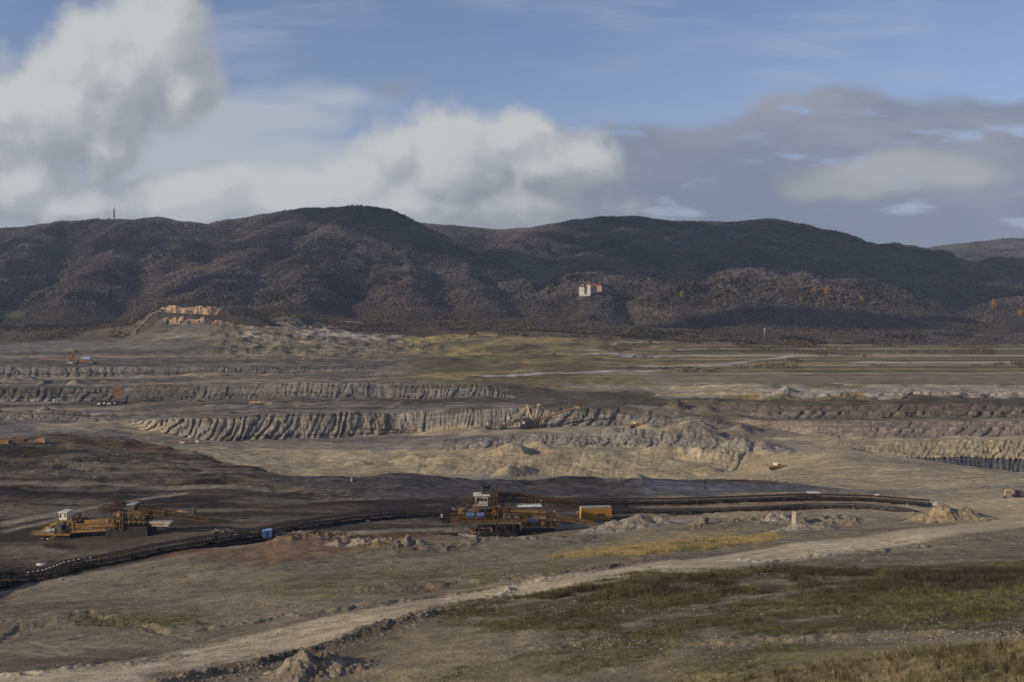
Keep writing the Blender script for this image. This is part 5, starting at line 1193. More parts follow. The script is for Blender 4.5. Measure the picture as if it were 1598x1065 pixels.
    tb = part('tail_boom', M['shadedyellow'], r, lambda m: (m.truss((x(218), 0, z(800)), (x(260), 1, z(806.5)), 3, 1.8, 12, .28), m.truss((x(260), 1, z(806.5)), (x(326), 3, z(815)), 2.6, 1.7, 16, .24, 1.0)))  # tail boom in yellow darkened to stand for shade
    part('belt', M['belt'], tb, lambda m: m.bar((x(218), 0, z(796)), (x(260), 1, z(803)), 2, .2).bar((x(260), 1, z(803)), (x(326), 3, z(813)), 2, .2))
    part('sign_board', M['white'], tb, lambda m: m.box(x(229), x(235), -1.75, -1.68, z(803.6), z(801.4)))
    part('counterweight_platform', M['board'], r, lambda m: (m.box(x(242), x(275), -3.6, -.6, z(815), z(811.5)), m.box(x(245), x(272), -3.3, -1, z(819), z(815))), .05)
    part('stair', M['yellow'], r, lambda m: (m.bar((x(97), -5.6, z(833)), (x(86), -5.6, z(844)), .12, .35), m.bar((x(97), -6.5, z(833)), (x(86), -6.5, z(844)), .12, .35), [m.box(x(96 - 1.1 * k), x(97 - 1.1 * k), -6.5, -5.6, z(834 + 1.1 * k), z(833.6 + 1.1 * k)) for k in range(10)], m.rail([(x(97), -6.5, z(833)), (x(86), -6.5, z(844))], 1, .07)))
    part('outrigger', M['brown'], r, lambda m: m.bar((x(104), -5.5, z(836)), (x(99), -5.5, z(846)), .4).box(x(74), x(78), -4.9, -4.6, z(842), z(836)).box(x(100), x(108), -6, -4.6, z(846.5), z(845)))
    part('equipment_box', M['white'], r, lambda m: [m.box(x(a), x(a + w), -4.8, -4.5, z(b), z(b) + .6) for a, b, w in ((73, 840, 5), (81, 841, 2.5))])
yellow_station()

# red steelwork and a cable drum standing behind it
def red_frame():
    p = settle(178, 800, .1); X_, Z_, s = px_frame(178, 800, p.y); x, z = X_, Z_
    r = empty('red_lattice_wagon', p, "low dark red lattice wagon behind the yellow drive station", "mining machine")
    part('frame', M['redbrown'], r, lambda m: (m.truss((x(158), 0, z(797)), (x(194), 0, z(792)), 4, 2.0, 9, .3), m.truss((x(176), 0, z(790)), (x(192), 0, z(788)), 3, 2.2, 4, .25), [m.bar((x(a), 0, z(802)), (x(a), 0, z(781)), .25) for a in (183, 190)]))
    part('undercarriage', M['dark'], r, lambda m: m.box(x(160), x(194), -2.5, 2.5, -.3, z(796.5), .4)); part('mast_head', M['steel'], r, lambda m: m.box(x(181), x(192), -1, 1, z(787), z(783.5)))
red_frame()
def drum():
    p = settle(298, 806, .1); X_, Z_, s = px_frame(298, 806, p.y); x, z = X_, Z_
    r = empty('cable_drum', p, "dark round cable drum with a rusty arm right of the yellow tail boom", "cable drum")
    part('drum', M['steel'], r, lambda m: m.cyl((x(299), -.9, z(799)), (x(299), -.7, z(799)), 1.6, 20).cyl((x(299), .7, z(799)), (x(299), .9, z(799)), 1.6, 20).cyl((x(299), -.7, z(799)), (x(299), .7, z(799)), 1.0, 16))
    part('arm', M['palerust'], r, lambda m: m.bar((x(275), 0, z(797.5)), (x(298), 0, z(799)), .7, .8)); part('sledge', M['dark'], r, lambda m: m.box(x(284), x(305), -1.4, 1.4, -.3, z(803.5), .2).bar((x(280), 0, z(798)), (x(280), 0, z(807)), .3))
drum()

# ---- belt conveyors
def conveyor(name, label, pts, w=2.6, h=1.9, step=6.0, glints=None, hood=False, light_top=False):
    P = [settle(a, b, 0) for a, b in pts]
    # walk along the path in equal steps
    S = [0]
    for a, b in zip(P[:-1], P[1:]): S.append(S[-1] + (b - a).length)
    n = max(2, min(int(S[-1] / step), 100)); Q = []
    for k in range(n + 1):
        d = S[-1] * k / n; i = min(max(np.searchsorted(S, d) - 1, 0), len(P) - 2); f = (d - S[i]) / (S[i + 1] - S[i]); Q.append(P[i].lerp(P[i + 1], f))
    zz = np.array([ground_z([q.x], [q.y])[0] for q in Q]); zs = np.convolve(np.pad(zz, 4, mode='edge'), np.ones(9) / 9, 'valid')
    for q, z_ in zip(Q, zs): q.z = z_ + .15
    o = Q[len(Q) // 2].copy(); r = empty(name, o, label, "belt conveyor", group="belt conveyors crossing the mine")
    Q = [q - o for q in Q]
    sd = []
    for k in range(len(Q)):
        d = (Q[min(k + 1, len(Q) - 1)] - Q[max(k - 1, 0)]); d.z = 0; d.normalize(); sd.append(Vector((d.y, -d.x, 0)))
    def rail_(sg):
        m = MB()
        for k in range(len(Q) - 1):
            for z1, t_ in ((h, .26), (h * .45, .2)): m.bar(Q[k] + sd[k] * (sg * w / 2) + Vector((0, 0, z1)), Q[k + 1] + sd[k + 1] * (sg * w / 2) + Vector((0, 0, z1)), .18, t_)
        return m
    for sg in (-1, 1): rail_(sg).build('stringer', M['steel'] if light_top else M['brown'], r)
    m = MB()
    for k in range(len(Q) - 1):
        for z1, w1 in ((h + .05, .42), (h * .45, .40)): m.bar(Q[k] + Vector((0, 0, z1)), Q[k + 1] + Vector((0, 0, z1)), w * w1 * 2, .08)
    m.build('belt', M['belt'], r)
    m = MB(); m.bar((0, -w / 2, -.3), (0, -w / 2, h), .22); m.bar((0, w / 2, -.3), (0, w / 2, h), .22); m.bar((0, -w / 2, h * .4), (0, w / 2, h * .4), .2); m.box(-.5, .5, -w / 2 - .5, w / 2 + .5, -.5, .05)
    m.bar((0, -w / 2, h), (0, -w / 2 - .1, h + .5), .16); m.bar((0, w / 2, h), (0, w / 2 + .1, h + .5), .16)
    me = None
    for k in range(len(Q)):
        if me is None: t = m.build('trestle', M['brown'] if not light_top else M['rust'], r); me = t.data
        else: t = bpy.data.objects.new('trestle', me); COL.objects.link(t); t.parent = r
        t.location = Q[k]; t.rotation_euler = (0, 0, math.atan2(sd[k].y, sd[k].x) + math.pi / 2)
    # idler boxes between the trestles, seen as a row of dashes
    m = MB()
    for k in range(len(Q) - 1):
        for f in (.25, .5, .75):
            c = Q[k].lerp(Q[k + 1], f); s_ = sd[k]; m.bar(c + s_ * (w / 2 + .05) + Vector((0, 0, h - .25)), c + s_ * (-w / 2 - .05) + Vector((0, 0, h - .25)), .2, .2)
            m.bar(c + s_ * (w / 2 + .08) + Vector((0, 0, h * .5)), c + s_ * (w / 2 + .08) + Vector((0, 0, h * .85)), .25, .12)
    for k in range(len(Q) - 1): m.bar(Q[k] + sd[k] * (w / 2 + .25) + Vector((0, 0, h * .55)), Q[k + 1] + sd[k + 1] * (w / 2 + .25) + Vector((0, 0, h * .55)), .5, .12)
    m.build('idler_row', M['steel'], r)
    if glints:
        m = MB(); inr = [k for k in range(len(Q)) if glints[0] < (Q[k] + o).x / (Q[k] + o).y * F + 799 < glints[1]]; k0, k1 = inr[0], inr[-1]; N_ = (k1 - k0) * 3
        for k in range(N_):
            f = k0 + k / 3; i = min(int(f), len(Q) - 2); c = Q[i].lerp(Q[i + 1], f - i); m.box(c.x - .2, c.x + .2, c.y - w / 2 - .2, c.y - w / 2 + .2, c.z + h + .2, c.z + h + .42)
        m.build('idler_glint', M['white'], r)  # white blocks stand for the light caught on the rollers
    # spilled coal heaped under the belt: one long low bank
    g = []; rr = np.random.default_rng(5); nn = (len(Q) - 1) * 4 + 1
    for k in range(nn):
        f = k / 4; i = min(int(f), len(Q) - 2); c = Q[i].lerp(Q[i + 1], f - i); s_ = sd[i]; ww = w * rr.uniform(1.0, 1.7); hh = h * rr.uniform(.12, .34)
        g.append([c + s_ * (ww * t) + Vector((0, 0, hh * (1 - t * t) * rr.uniform(.7, 1.2) - .35)) for t in (-1, -.75, -.5, -.25, 0, .25, .5, .75, 1)])
    g = np.array([[tuple(v) for v in row] for row in g]); me_ = mesh_from_grid('coal_spill', g[..., 0], g[..., 1], g[..., 2]); me_.materials.append(M['coal']); o_ = bpy.data.objects.new('coal_spill', me_); COL.objects.link(o_); o_.parent = r
    return r
L0_ = [(-260, 948), (-120, 930), (0, 914), (60, 906), (110, 893), (165, 882), (240, 866), (320, 852), (400, 838), (480, 824), (550, 814), (620, 808), (690, 806)]
conveyor('belt_conveyor', "long black belt conveyor climbing from the left edge to the drive station", L0_, 3.4, 2.7, 5.0, glints=(30, 168))
conveyor('belt_conveyor', "short black belt conveyor coming in from the left edge above the long one", [(-260, 905), (-120, 903), (0, 899), (36, 898)], 2.6, 2.0, 5.0, glints=(-60, 34))
conveyor('belt_conveyor', "upper of the two dark belt conveyors right of the drive station", [(868, 788), (960, 788), (1060, 787), (1160, 783), (1260, 780), (1360, 782), (1450, 790)], 3.2, 2.1, 5.5)
conveyor('belt_conveyor', "lower belt conveyor with a pale top edge, right of the drive station", [(935, 803), (1000, 800), (1100, 800), (1200, 797), (1260, 794), (1340, 794), (1400, 798), (1432, 800)], 2.2, 1.3, 6.0, light_top=True)

def transfer():
    p = settle(48, 902, .1); X_, Z_, s = px_frame(48, 902, p.y); x, z = X_, Z_
    r = empty('conveyor_tail_frame', p, "dark lattice tail frame where the two left conveyors meet", "mining machine")
    part('frame', M['brown'], r, lambda m: (m.truss((x(36), 0, z(898)), (x(62), 0, z(894)), 3, 1.4, 5, .2), m.bar((x(50), -1.5, z(902)), (x(60), -1.5, z(888)), .25)))
    part('pulley', M['steel'], r, lambda m: m.cyl((x(47), -1.6, z(896)), (x(47), 1.6, z(896)), .7, 14)); part('undercarriage', M['dark'], r, lambda m: m.box(x(34), x(64), -2, 2, -.4, z(899), .3))
transfer()

# ---- containers, crates, pipes
def container():
    p = settle(930, 812, .1); X_, Z_, s = px_frame(930, 812, p.y); x, z = X_, Z_
    r = empty('shipping_container', p, "large orange yellow container standing right of the drive station behind a spoil heap", "container", R(9))
    def body(m):
        m.box(x(905.5), x(953), -1.3, 1.6, z(812), z(791.4))
        for k in range(38): a = x(906.3 + 1.22 * k); m.box(a, a + .14, -1.36, -1.29, z(811), z(792.5))
    b = part('body', M['orangebox'], r, body); part('roof', M['grey'], b, lambda m: m.box(x(905), x(953.5), -1.4, 1.7, z(791.3), z(790.2), .05)); part('corner_post', M['orangebox'], b, lambda m: [m.box(a - .12, a + .12, -1.42, -1.2, z(812), z(791.4)) for a in (x(905.5), x(953))])
    part('vent', M['steel'], b, lambda m: m.box(x(932), x(942), -1.48, -1.38, z(803), z(800.5)))
container()
def bluebox():
    p = settle(416.5, 838, .1); X_, Z_, s = px_frame(416.5, 838, p.y); x, z = X_, Z_
    r = empty('blue_cabin', p, "small bright blue steel cabin in front of the black conveyor", "cabin", R(22))
    b = part('body', M['paleblue'], r, lambda m: m.box(-1.5, 1.5, -1.3, 1.3, 0, z(827)), .04); part('roof', M['paleblue'], b, lambda m: m.box(-1.6, 1.6, -1.4, 1.4, z(827), z(826), .1)); part('door', M['blue'], b, lambda m: m.box(-.4, .4, -1.36, -1.31, .2, 2.0)); part('lamp', M['white'], b, lambda m: m.box(.9, 1.1, -.1, .1, z(826), z(824.6)))
bluebox()
def racks():
    p = settle(752, 836, .05); X_, Z_, s = px_frame(752, 836, p.y); x, z = X_, Z_
    r = empty('pipe_rack', p, "rusty three bay steel rack lying in front of the drive station", "rack", R(4))
    part('upright', M['palerust'], r, lambda m: [m.box(x(a) - .15, x(a) + .15, yy - .15, yy + .15, 0, z(823)) for a in (736.5, 747, 757, 767) for yy in (-1, 1)])
    part('crossbar', M['board'], r, lambda m: [m.bar((x(736), yy, z(b)), (x(767.5), yy, z(b)), .22, .3) for yy in (-1, 1) for b in (823.5, 830, 835)]); part('panel', M['rust'], r, lambda m: m.box(x(737), x(767), -.1, .1, z(833), z(824)))
    p = settle(787, 836, .05); X_, Z_, s = px_frame(787, 836, p.y); x2, z2 = X_, Z_
    r = empty('pipe_stack', p, "stack of long grey pipes lying right of the rusty rack", "pipes", R(4))
    for k, (yy, zz) in enumerate(((-1.2, .55), (0, .55), (1.2, .55), (-.6, 1.5), (.6, 1.5))): part('pipe', M['grey'] if k % 2 else M['white'], r, lambda m: m.cyl((x2(770), yy, zz), (x2(801), yy, zz), .5, 12))
    part('end_clamp', M['brown'], r, lambda m: m.box(x2(801), x2(805), -1.9, 1.9, 0, 2.3, .3))
    p = settle(788, 828, .05); r = empty('rusty_pipe', p, "orange rusty pipe lying just behind the grey pipe stack", "pipe", R(3)); part('tube', M['orange'], r, lambda m: m.cyl((-5, 0, .35), (5, 0, .45), .3, 10)); part('flange', M['rust'], r, lambda m: m.cyl((-5.1, 0, .35), (-5, 0, .35), .42, 10).cyl((5, 0, .45), (5.1, 0, .45), .42, 10))
    for a, b, rz, lb in ((724, 836, 12, "pale concrete slab lying left of the rusty rack, the left one of two"), (736, 838, -8, "pale concrete slab lying against the rusty rack, the right one of two")):
        p = settle(a, b, .1); m = MB(); m.box(-1.7, 1.7, -1.2, 1.2, 0, .35, .1); o = m.build('concrete_slab', M['concrete'], None, .04); o.location = p; o.rotation_euler = (.22, .03, R(rz)); tag(o, lb, "slab", "concrete slabs by the rack")
racks()

# ---- far machines
def big_stacker():
    p = settle(826, 669, .3); X_, Z_, s = px_frame(826, 669, p.y); x, z = X_, Z_
    r = empty('spreader', p, "pale yellow spreader with two masts and a long rising discharge boom on the middle bench", "mining machine")
    part('crawler', M['dark'], r, lambda m: (m.box(x(810), x(822), -7, 7, z(669), z(664), .6), m.box(x(828), x(841), -7, 7, z(669), z(664), .6), m.box(x(812), x(842), -5, 5, z(664.5), z(660), .5)))
    part('superstructure', M['steel'], r, lambda m: (m.truss((x(811), 0, z(661)), (x(845), 0, z(660)), 8, 5, 6, .5), m.box(x(820), x(838), -3, 3, z(661), z(656), .5), m.box(x(815), x(829), -4, 3, z(657), z(652), .8)))
    part('cabin', M['white'], r, lambda m: m.box(x(808.5), x(812), -3, 0, z(667), z(659)).box(x(815), x(819), -4.6, -3, z(661), z(657)), .1)
    part('mast', M['lightyellow'], r, lambda m: ([m.bar((x(829), yy, z(655)), (x(823), yy * .3, z(633)), .9) for yy in (-3, 3)], m.bar((x(823), 0, z(650)), (x(823), 0, z(634)), .6), [m.bar((x(828.4 - k), -2.8 + .4 * k, z(652.6 - 3.8 * k)), (x(828.4 - k), 2.8 - .4 * k, z(652.6 - 3.8 * k)), .5) for k in range(5)], m.box(x(821.6), x(824.4), -1, 1, z(634), z(631.8)), m.bar((x(828), 0, z(646)), (x(823.5), 0, z(640)), .5)))
    part('mast', M['lightyellow'], r, lambda m: ([m.bar((x(836), yy, z(652)), (x(840), yy * .3, z(632)), .7) for yy in (-2, 2)], m.box(x(838), x(843), -.8, .8, z(632.4), z(630.6)), m.bar((x(834), 0, z(650)), (x(838), 0, z(640)), .4)))
    part('stay_cable', M['lightyellow'], r, lambda m: (m.bar((x(823), -1, z(633.5)), (x(802), -1.5, z(650)), .75), m.bar((x(823), 1, z(633.5)), (x(802), 1.5, z(650)), .5), m.bar((x(840.5), 0, z(632)), (x(868), 0, z(646)), .14), m.bar((x(823.5), 0, z(633)), (x(840), 0, z(632)), .14)))
    cb = part('counterweight_boom', M['grey'], r, lambda m: (m.truss((x(796), 0, z(653)), (x(824), 0, z(653.5)), 4, 2.4, 6, .4), m.box(x(798), x(812), -2, 2, z(653.5), z(650), .2)))
    part('counterweight', M['white'], cb, lambda m: m.box(x(791), x(795.5), -3, 3, z(654.5), z(649.5)), .15)
    db = part('discharge_boom', M['palerust'], r, lambda m: m.truss((x(833), 0, z(659)), (x(902), 0, z(636)), 3, 2.4, 18, .5, 1.2))
    part('belt', M['brown'], db, lambda m: m.bar((x(833), 0, z(658)), (x(902), 0, z(635)), 2.4, .9)); part('boom_tip', M['lightyellow'], db, lambda m: (m.box(x(899), x(903.5), -1.6, 1.6, z(637), z(634)), m.bar((x(899), 0, z(635)), (x(896.5), 0, z(631.5)), .4)), .1)
    part('hoist_box', M['rust'], db, lambda m: m.box(x(857), x(861.5), -1.4, 1.4, z(653.6), z(650)), .1)
    part('link_conveyor', M['rust'], r, lambda m: m.truss((x(788), 0, z(663)), (x(814), 0, z(658)), 2.6, 1.6, 8, .35))
big_stacker()
def wagon():
    p = settle(766, 670, .2); X_, Z_, s = px_frame(766, 670, p.y); x, z = X_, Z_
    r = empty('belt_wagon', p, "low rusty belt wagon coupled to the left of the spreader", "mining machine")
    part('crawler', M['dark'], r, lambda m: m.box(x(758), x(768), -4, 4, z(671), z(667), .4).box(x(780), x(792), -4, 4, z(671), z(666), .4))
    part('frame', M['rust'], r, lambda m: (m.truss((x(740), 0, z(669)), (x(776), 0, z(664)), 3, 1.5, 8, .3), m.truss((x(776), 0, z(666)), (x(789), 0, z(657.5)), 3, 1.8, 4, .35), m.box(x(783), x(790), -2, 2, z(666), z(659), .4), m.bar((x(756), 0, z(668)), (x(760), 0, z(660)), .5)))
    part('boom', M['grey'], r, lambda m: (m.bar((x(776), -2, z(665)), (x(786), -2, z(657)), .6), m.bar((x(740), -2, z(666.5)), (x(752), -2, z(666)), .7), m.bar((x(758), -2, z(664)), (x(774), -2, z(662)), .4)))
    part('cabin', M['white'], r, lambda m: m.box(x(758.5), x(762), -2, 1, z(662.5), z(659)).box(x(785), x(788), -2.5, -1, z(662), z(659)), .1)
wagon()
def small_white():
    p = settle(856, 668, .1); m = MB(); m.box(-1.9, 1.9, -1.2, 1.2, 0, 1.9, .15); o = m.build('equipment_box', M['white'], None, .1); o.location = p; tag(o, "small white box standing on the bench right of the spreader crawler", "box")
small_white()
def bench_machine(px0, py0, name, label, body, cab, length, hgt, arm=None, rz=0.0):
    """a compact bench machine: crawler, body, cabin and a light boom; sizes in photo columns"""
    p = settle(px0, py0, .2); s = p.y / F; L_ = length * s; H_ = hgt * s
    r = empty(name, p, label, "mining machine", rz)
    part('crawler', M['dark'], r, lambda m: m.box(-L_ * .30, L_ * .02, -2, 2, -.2, H_ * .28, .2).box(L_ * .08, L_ * .36, -2, 2, -.2, H_ * .28, .2))
    part('body', M[body], r, lambda m: (m.truss((-L_ * .46, 0, H_ * .3), (L_ * .48, 0, H_ * .32), 3.2, H_ * .22, 10, .22), m.box(-L_ * .2, L_ * .3, -1.6, 1.6, H_ * .32, H_ * .58, .3), m.box(L_ * .05, L_ * .2, -1.4, 1.4, H_ * .58, H_ * .7, .2)), 0)
    part('cabin', M[cab], r, lambda m: m.box(-L_ * .12, L_ * .02, -1.8, 1, H_ * .55, H_ * .92), .08)
    if arm: part('boom', M[body], r, lambda m: m.truss((arm[0] * s, 0, arm[1] * s), (arm[2] * s, 0, arm[3] * s), 1.8, .9, 8, .22))
    return r
bench_machine(400, 631, 'bench_drive', "small yellow drive head on the dark bench left of the centre", 'lightyellow', 'yellow', 24, 7, (10, 2, 24, 1))
bench_machine(992, 667, 'bench_drive', "orange tracked drive head right of the pale yellow spreader", 'orange', 'lightyellow', 30, 10, (10, 6, 13, 13))
o = bench_machine(1212, 732, 'tracked_hopper', "orange brown tracked hopper on the tan pit floor below the right spoil heaps", 'orange', 'cream', 36, 11, (14, 2, 20, 2))
bench_machine(86, 632, 'belt_wagon', "small belt wagon with a round white cab near the left edge", 'grey', 'white', 22, 10, (-8, 4, -46, 1))
bench_machine(1261, 777, 'cable_wagon', "red brown wagon with a white roof standing behind the upper right conveyor", 'redbrown', 'brown', 40, 9)
def wagon_roof():
    w = [o for o in bpy.data.objects if o.get('label', '').startswith('red brown wagon')][0]; s = w.location.y / F
    part('roof', M['white'], w, lambda m: m.box(-1 * s, 18 * s, -2, 2, 8 * s, 9.3 * s, .15))
wagon_roof()
def pink_machine():
    p = settle(300, 693, .2); X_, Z_, s = px_frame(300, 693, p.y); x, z = X_, Z_
    r = empty('rail_loader', p, "pinkish red and white machine at the foot of the big furrowed spoil bank", "mining machine", R(2))
    part('crawler', M['dark'], r, lambda m: m.box(x(284), x(292), -2, 2, z(694), z(691.5), .2).box(x(302), x(311), -2, 2, z(694), z(691.5), .2))
    part('frame', M['palerust'], r, lambda m: (m.truss((x(264), 0, z(691)), (x(322), 0, z(691)), 3, 1.3, 14, .3), m.truss((x(280), 0, z(688)), (x(300), 0, z(685)), 2.4, 1.4, 5, .25), m.bar((x(288), 0, z(690)), (x(297), 0, z(682)), .5), m.bar((x(266), -1, z(687.5)), (x(284), -1, z(686.5)), .5)))
    part('cabin', M['white'], r, lambda m: m.box(x(294), x(299), -1.5, 1.5, z(683.5), z(679.5)).box(x(281), x(289), -1.9, 1, z(691.5), z(689)).box(x(306), x(311), -1.9, 1, z(691), z(686.5)), .1)
    part('tail_conveyor', M['grey'], r, lambda m: m.truss((x(318), 0, z(693)), (x(348), 0, z(694)), 1.8, .8, 9, .2))
pink_machine()
def left_spreader():
    p = settle(118, 568, .3); X_, Z_, s = px_frame(118, 568, p.y); x, z = X_, Z_
    r = empty('orange_spreader', p, "distant orange spreader with a V of two masts on the upper left bench", "mining machine")
    part('crawler', M['dark'], r, lambda m: m.box(x(106), x(114), -6, 6, z(569), z(566.4), .6).box(x(116), x(120), -6, 6, z(569), z(566), .6).box(x(140), x(149), -6, 6, z(569), z(566), .6))
    part('superstructure', M['steel'], r, lambda m: m.box(x(106), x(122), -4, 4, z(566.4), z(562.6), .6))
    part('mast', M['yellow'], r, lambda m: ([m.bar((x(109), yy, z(562)), (x(103), yy * .4, z(547.5)), .9) for yy in (-3, 3)], m.bar((x(101), 0, z(548)), (x(105), 0, z(547)), .9), [m.bar((x(108 - k * 1.3), -2.5, z(559 - 3 * k)), (x(108 - k * 1.3), 2.5, z(559 - 3 * k)), .5) for k in range(4)]))
    part('mast', M['orange'], r, lambda m: (m.truss((x(110), 0, z(562)), (x(117.5), 0, z(549)), 5, 2.6, 7, .8), m.box(x(116), x(119), -2, 2, z(549), z(545.6), .3), m.bar((x(113), 0, z(562)), (x(118), 0, z(549)), .8)))
    part('boom', M['orange'], r, lambda m: (m.truss((x(113), 0, z(561)), (x(142), 0, z(565.5)), 4, 2.2, 8, .7), m.bar((x(115), -2.1, z(559.5)), (x(141), -2.1, z(564)), .5, 1.2)))
    part('receiving_boom', M['palerust'], r, lambda m: m.truss((x(110), 0, z(562.5)), (x(64), 0, z(560.5)), 3, 1.3, 12, .5))
    part('cabin', M['white'], r, lambda m: m.box(x(106), x(107.5), -4.6, -2, z(567.5), z(564.6)).box(x(110), x(116), -6.4, -5.8, z(568), z(565)).box(x(142), x(145.5), -4.6, -2, z(568), z(565.4)), .15)
    part('equipment_house', M['paleblue'], r, lambda m: m.box(x(131), x(141), -2, 3, z(560.4), z(557.4)).box(x(126), x(131), -1, 2, z(559.6), z(558.2)), .15)
left_spreader()
def lattice_tower():
    p = settle(178, 632, .3); X_, Z_, s = px_frame(178, 632, p.y); x, z = X_, Z_
    r = empty('lattice_excavator', p, "dark excavator with an upright orange lattice tower on the left middle bench", "mining machine")
    part('crawler', M['dark'], r, lambda m: (m.box(x(156), x(172), -5, 5, z(633), z(629), .5), m.box(x(176), x(196), -5, 5, z(633), z(627), .5), m.box(x(160), x(197), -4, 4, z(629), z(625), .5)))
    part('tower', M['orange'], r, lambda m: ([m.bar((x(a), yy, z(624)), (x(a), yy, z(602.5)), .65) for a in (179, 191) for yy in (-3.5, 3.5)], [m.bar((x(179), yy, z(623 - 4 * k)), (x(191), yy, z(619 - 4 * k)), .4) for k in range(5) for yy in (-3.5, 3.5)], [m.bar((x(191), yy, z(623 - 4 * k)), (x(179), yy, z(619 - 4 * k)), .4) for k in range(5) for yy in (-3.5, 3.5)], [m.bar((x(179), -3.5, z(623 - 4 * k)), (x(191), -3.5, z(623 - 4 * k)), .5) for k in range(6)], m.bar((x(178), 0, z(602.5)), (x(182), 0, z(601.5)), .8), m.box(x(187), x(191.5), -2, 2, z(603.5), z(601.6), .2), m.bar((x(185), 2, z(624)), (x(185), 2, z(604)), .6)))
    part('cabin', M['white'], r, lambda m: (m.box(x(155), x(160), -5.6, -2, z(631), z(628.4)), m.box(x(164), x(167), -5.6, -4, z(630), z(627.4)), m.box(x(170), x(176), -5.6, -4, z(630.5), z(628)), m.box(x(181), x(183), -5.6, -4, z(630), z(627))), .12)
    part('boom', M['grey'], r, lambda m: m.truss((x(192), 2, z(620)), (x(222), 6, z(613.5)), 2, 1.2, 9, .35)); part('machine_house', M['steel'], r, lambda m: m.box(x(175), x(198), -3.5, 3.5, z(626), z(621.5), .8), .1); part('sledge', M['grey'], r, lambda m: m.box(x(174), x(192), -8, -6.4, z(633.6), z(632.8)))
lattice_tower()
def excavator():
    p = settle(1586, 776, .1); X_, Z_, s = px_frame(1586, 777, p.y); x, z = X_, Z_
    r = empty('digger', p, "dark hydraulic excavator with an arched arm at the right edge", "excavator", R(4))
    part('track', M['dark'], r, lambda m: [m.box(x(1581), x(1596), yy - .35, yy + .35, 0, .95, .25) for yy in (-1.2, 1.2)])
    h_ = part('upper_body', M['steel'], r, lambda m: (m.box(x(1584), x(1596), -1.4, 1.4, 1.1, 2.3, .15), m.box(x(1590), x(1596), -1.3, 1.3, 2.3, 2.7, .2)), .05); c = part('cab', M['dark'], h_, lambda m: m.box(x(1582), x(1587), -1.4, -.2, 1.1, 3.1, .12), .05); part('window', M['glass'], c, lambda m: m.box(x(1582.6), x(1586.4), -1.46, -1.41, 1.9, 2.8))
    part('boom', M['lightyellow'], r, lambda m: (m.bar((x(1584), 0, z(771.5)), (x(1577), 0, z(764.5)), .5, .6), m.bar((x(1577), 0, z(764.6)), (x(1568), 0, z(765.5)), .45, .5))); part('stick', M['lightyellow'], r, lambda m: m.bar((x(1569), 0, z(764.6)), (x(1567), 0, z(775)), .35, .45)); part('bucket', M['steel'], r, lambda m: m.box(x(1564), x(1569), -.7, .7, z(778), z(774), .25)); part('cylinder', M['grey'], r, lambda m: m.cyl((x(1581), 0, z(771)), (x(1575), 0, z(766)), .12))
excavator()

# rusty scrap on the left plateau edge
def scrap():
    p = settle(14, 696, .2); X_, Z_, s = px_frame(14, 696, p.y); x, z = X_, Z_
    r = empty('old_conveyor_head', p, "low rusty conveyor head at the left edge on top of the dark heap", "mining machine")
    part('frame', M['orange'], r, lambda m: (m.truss((x(-30), 0, z(692)), (x(38), 2, z(689)), 3, 1.6, 12, .3), m.box(x(2), x(16), -2, 2, z(692), z(686.5), .3))); part('undercarriage', M['dark'], r, lambda m: m.box(x(-10), x(24), -2, 2, z(698), z(692), .3)); part('end_pulley', M['rust'], r, lambda m: m.cyl((x(38), -1.4, z(687.5)), (x(38), 2.4, z(687.5)), .8, 12))
    p = settle(42, 714, .2); X_, Z_, s = px_frame(42, 714, p.y); x, z = X_, Z_
    r = empty('scrap_ladder', p, "rusty ladder like steel section lying tilted on the dark slope", "scrap steel")
    part('side_beam', M['rust'], r, lambda m: m.bar((x(31), -.5, z(713)), (x(50), -.5, z(703.5)), .5).bar((x(34), .8, z(716)), (x(53), .8, z(706.5)), .5)); part('rung', M['rust'], r, lambda m: [m.bar((x(33 + 4 * k), -.5, z(712 - 2 * k)), (x(36 + 4 * k), .8, z(714.5 - 2 * k)), .3) for k in range(5)])
    p = settle(64, 692, .2); X_, Z_, s = px_frame(64, 692, p.y); x, z = X_, Z_
    r = empty('rusty_wagon', p, "small tan wagon on the skyline of the dark heap", "wagon"); part('body', M['palerust'], r, lambda m: m.box(x(56), x(72), -1.5, 1.5, z(691), z(684), .4), .1); part('chassis', M['dark'], r, lambda m: m.box(x(55), x(73), -1.3, 1.3, z(693.5), z(691)))
    part('arm', M['palerust'], r, lambda m: m.bar((x(62), 0, z(685)), (x(66), 0, z(681)), .5))
scrap()
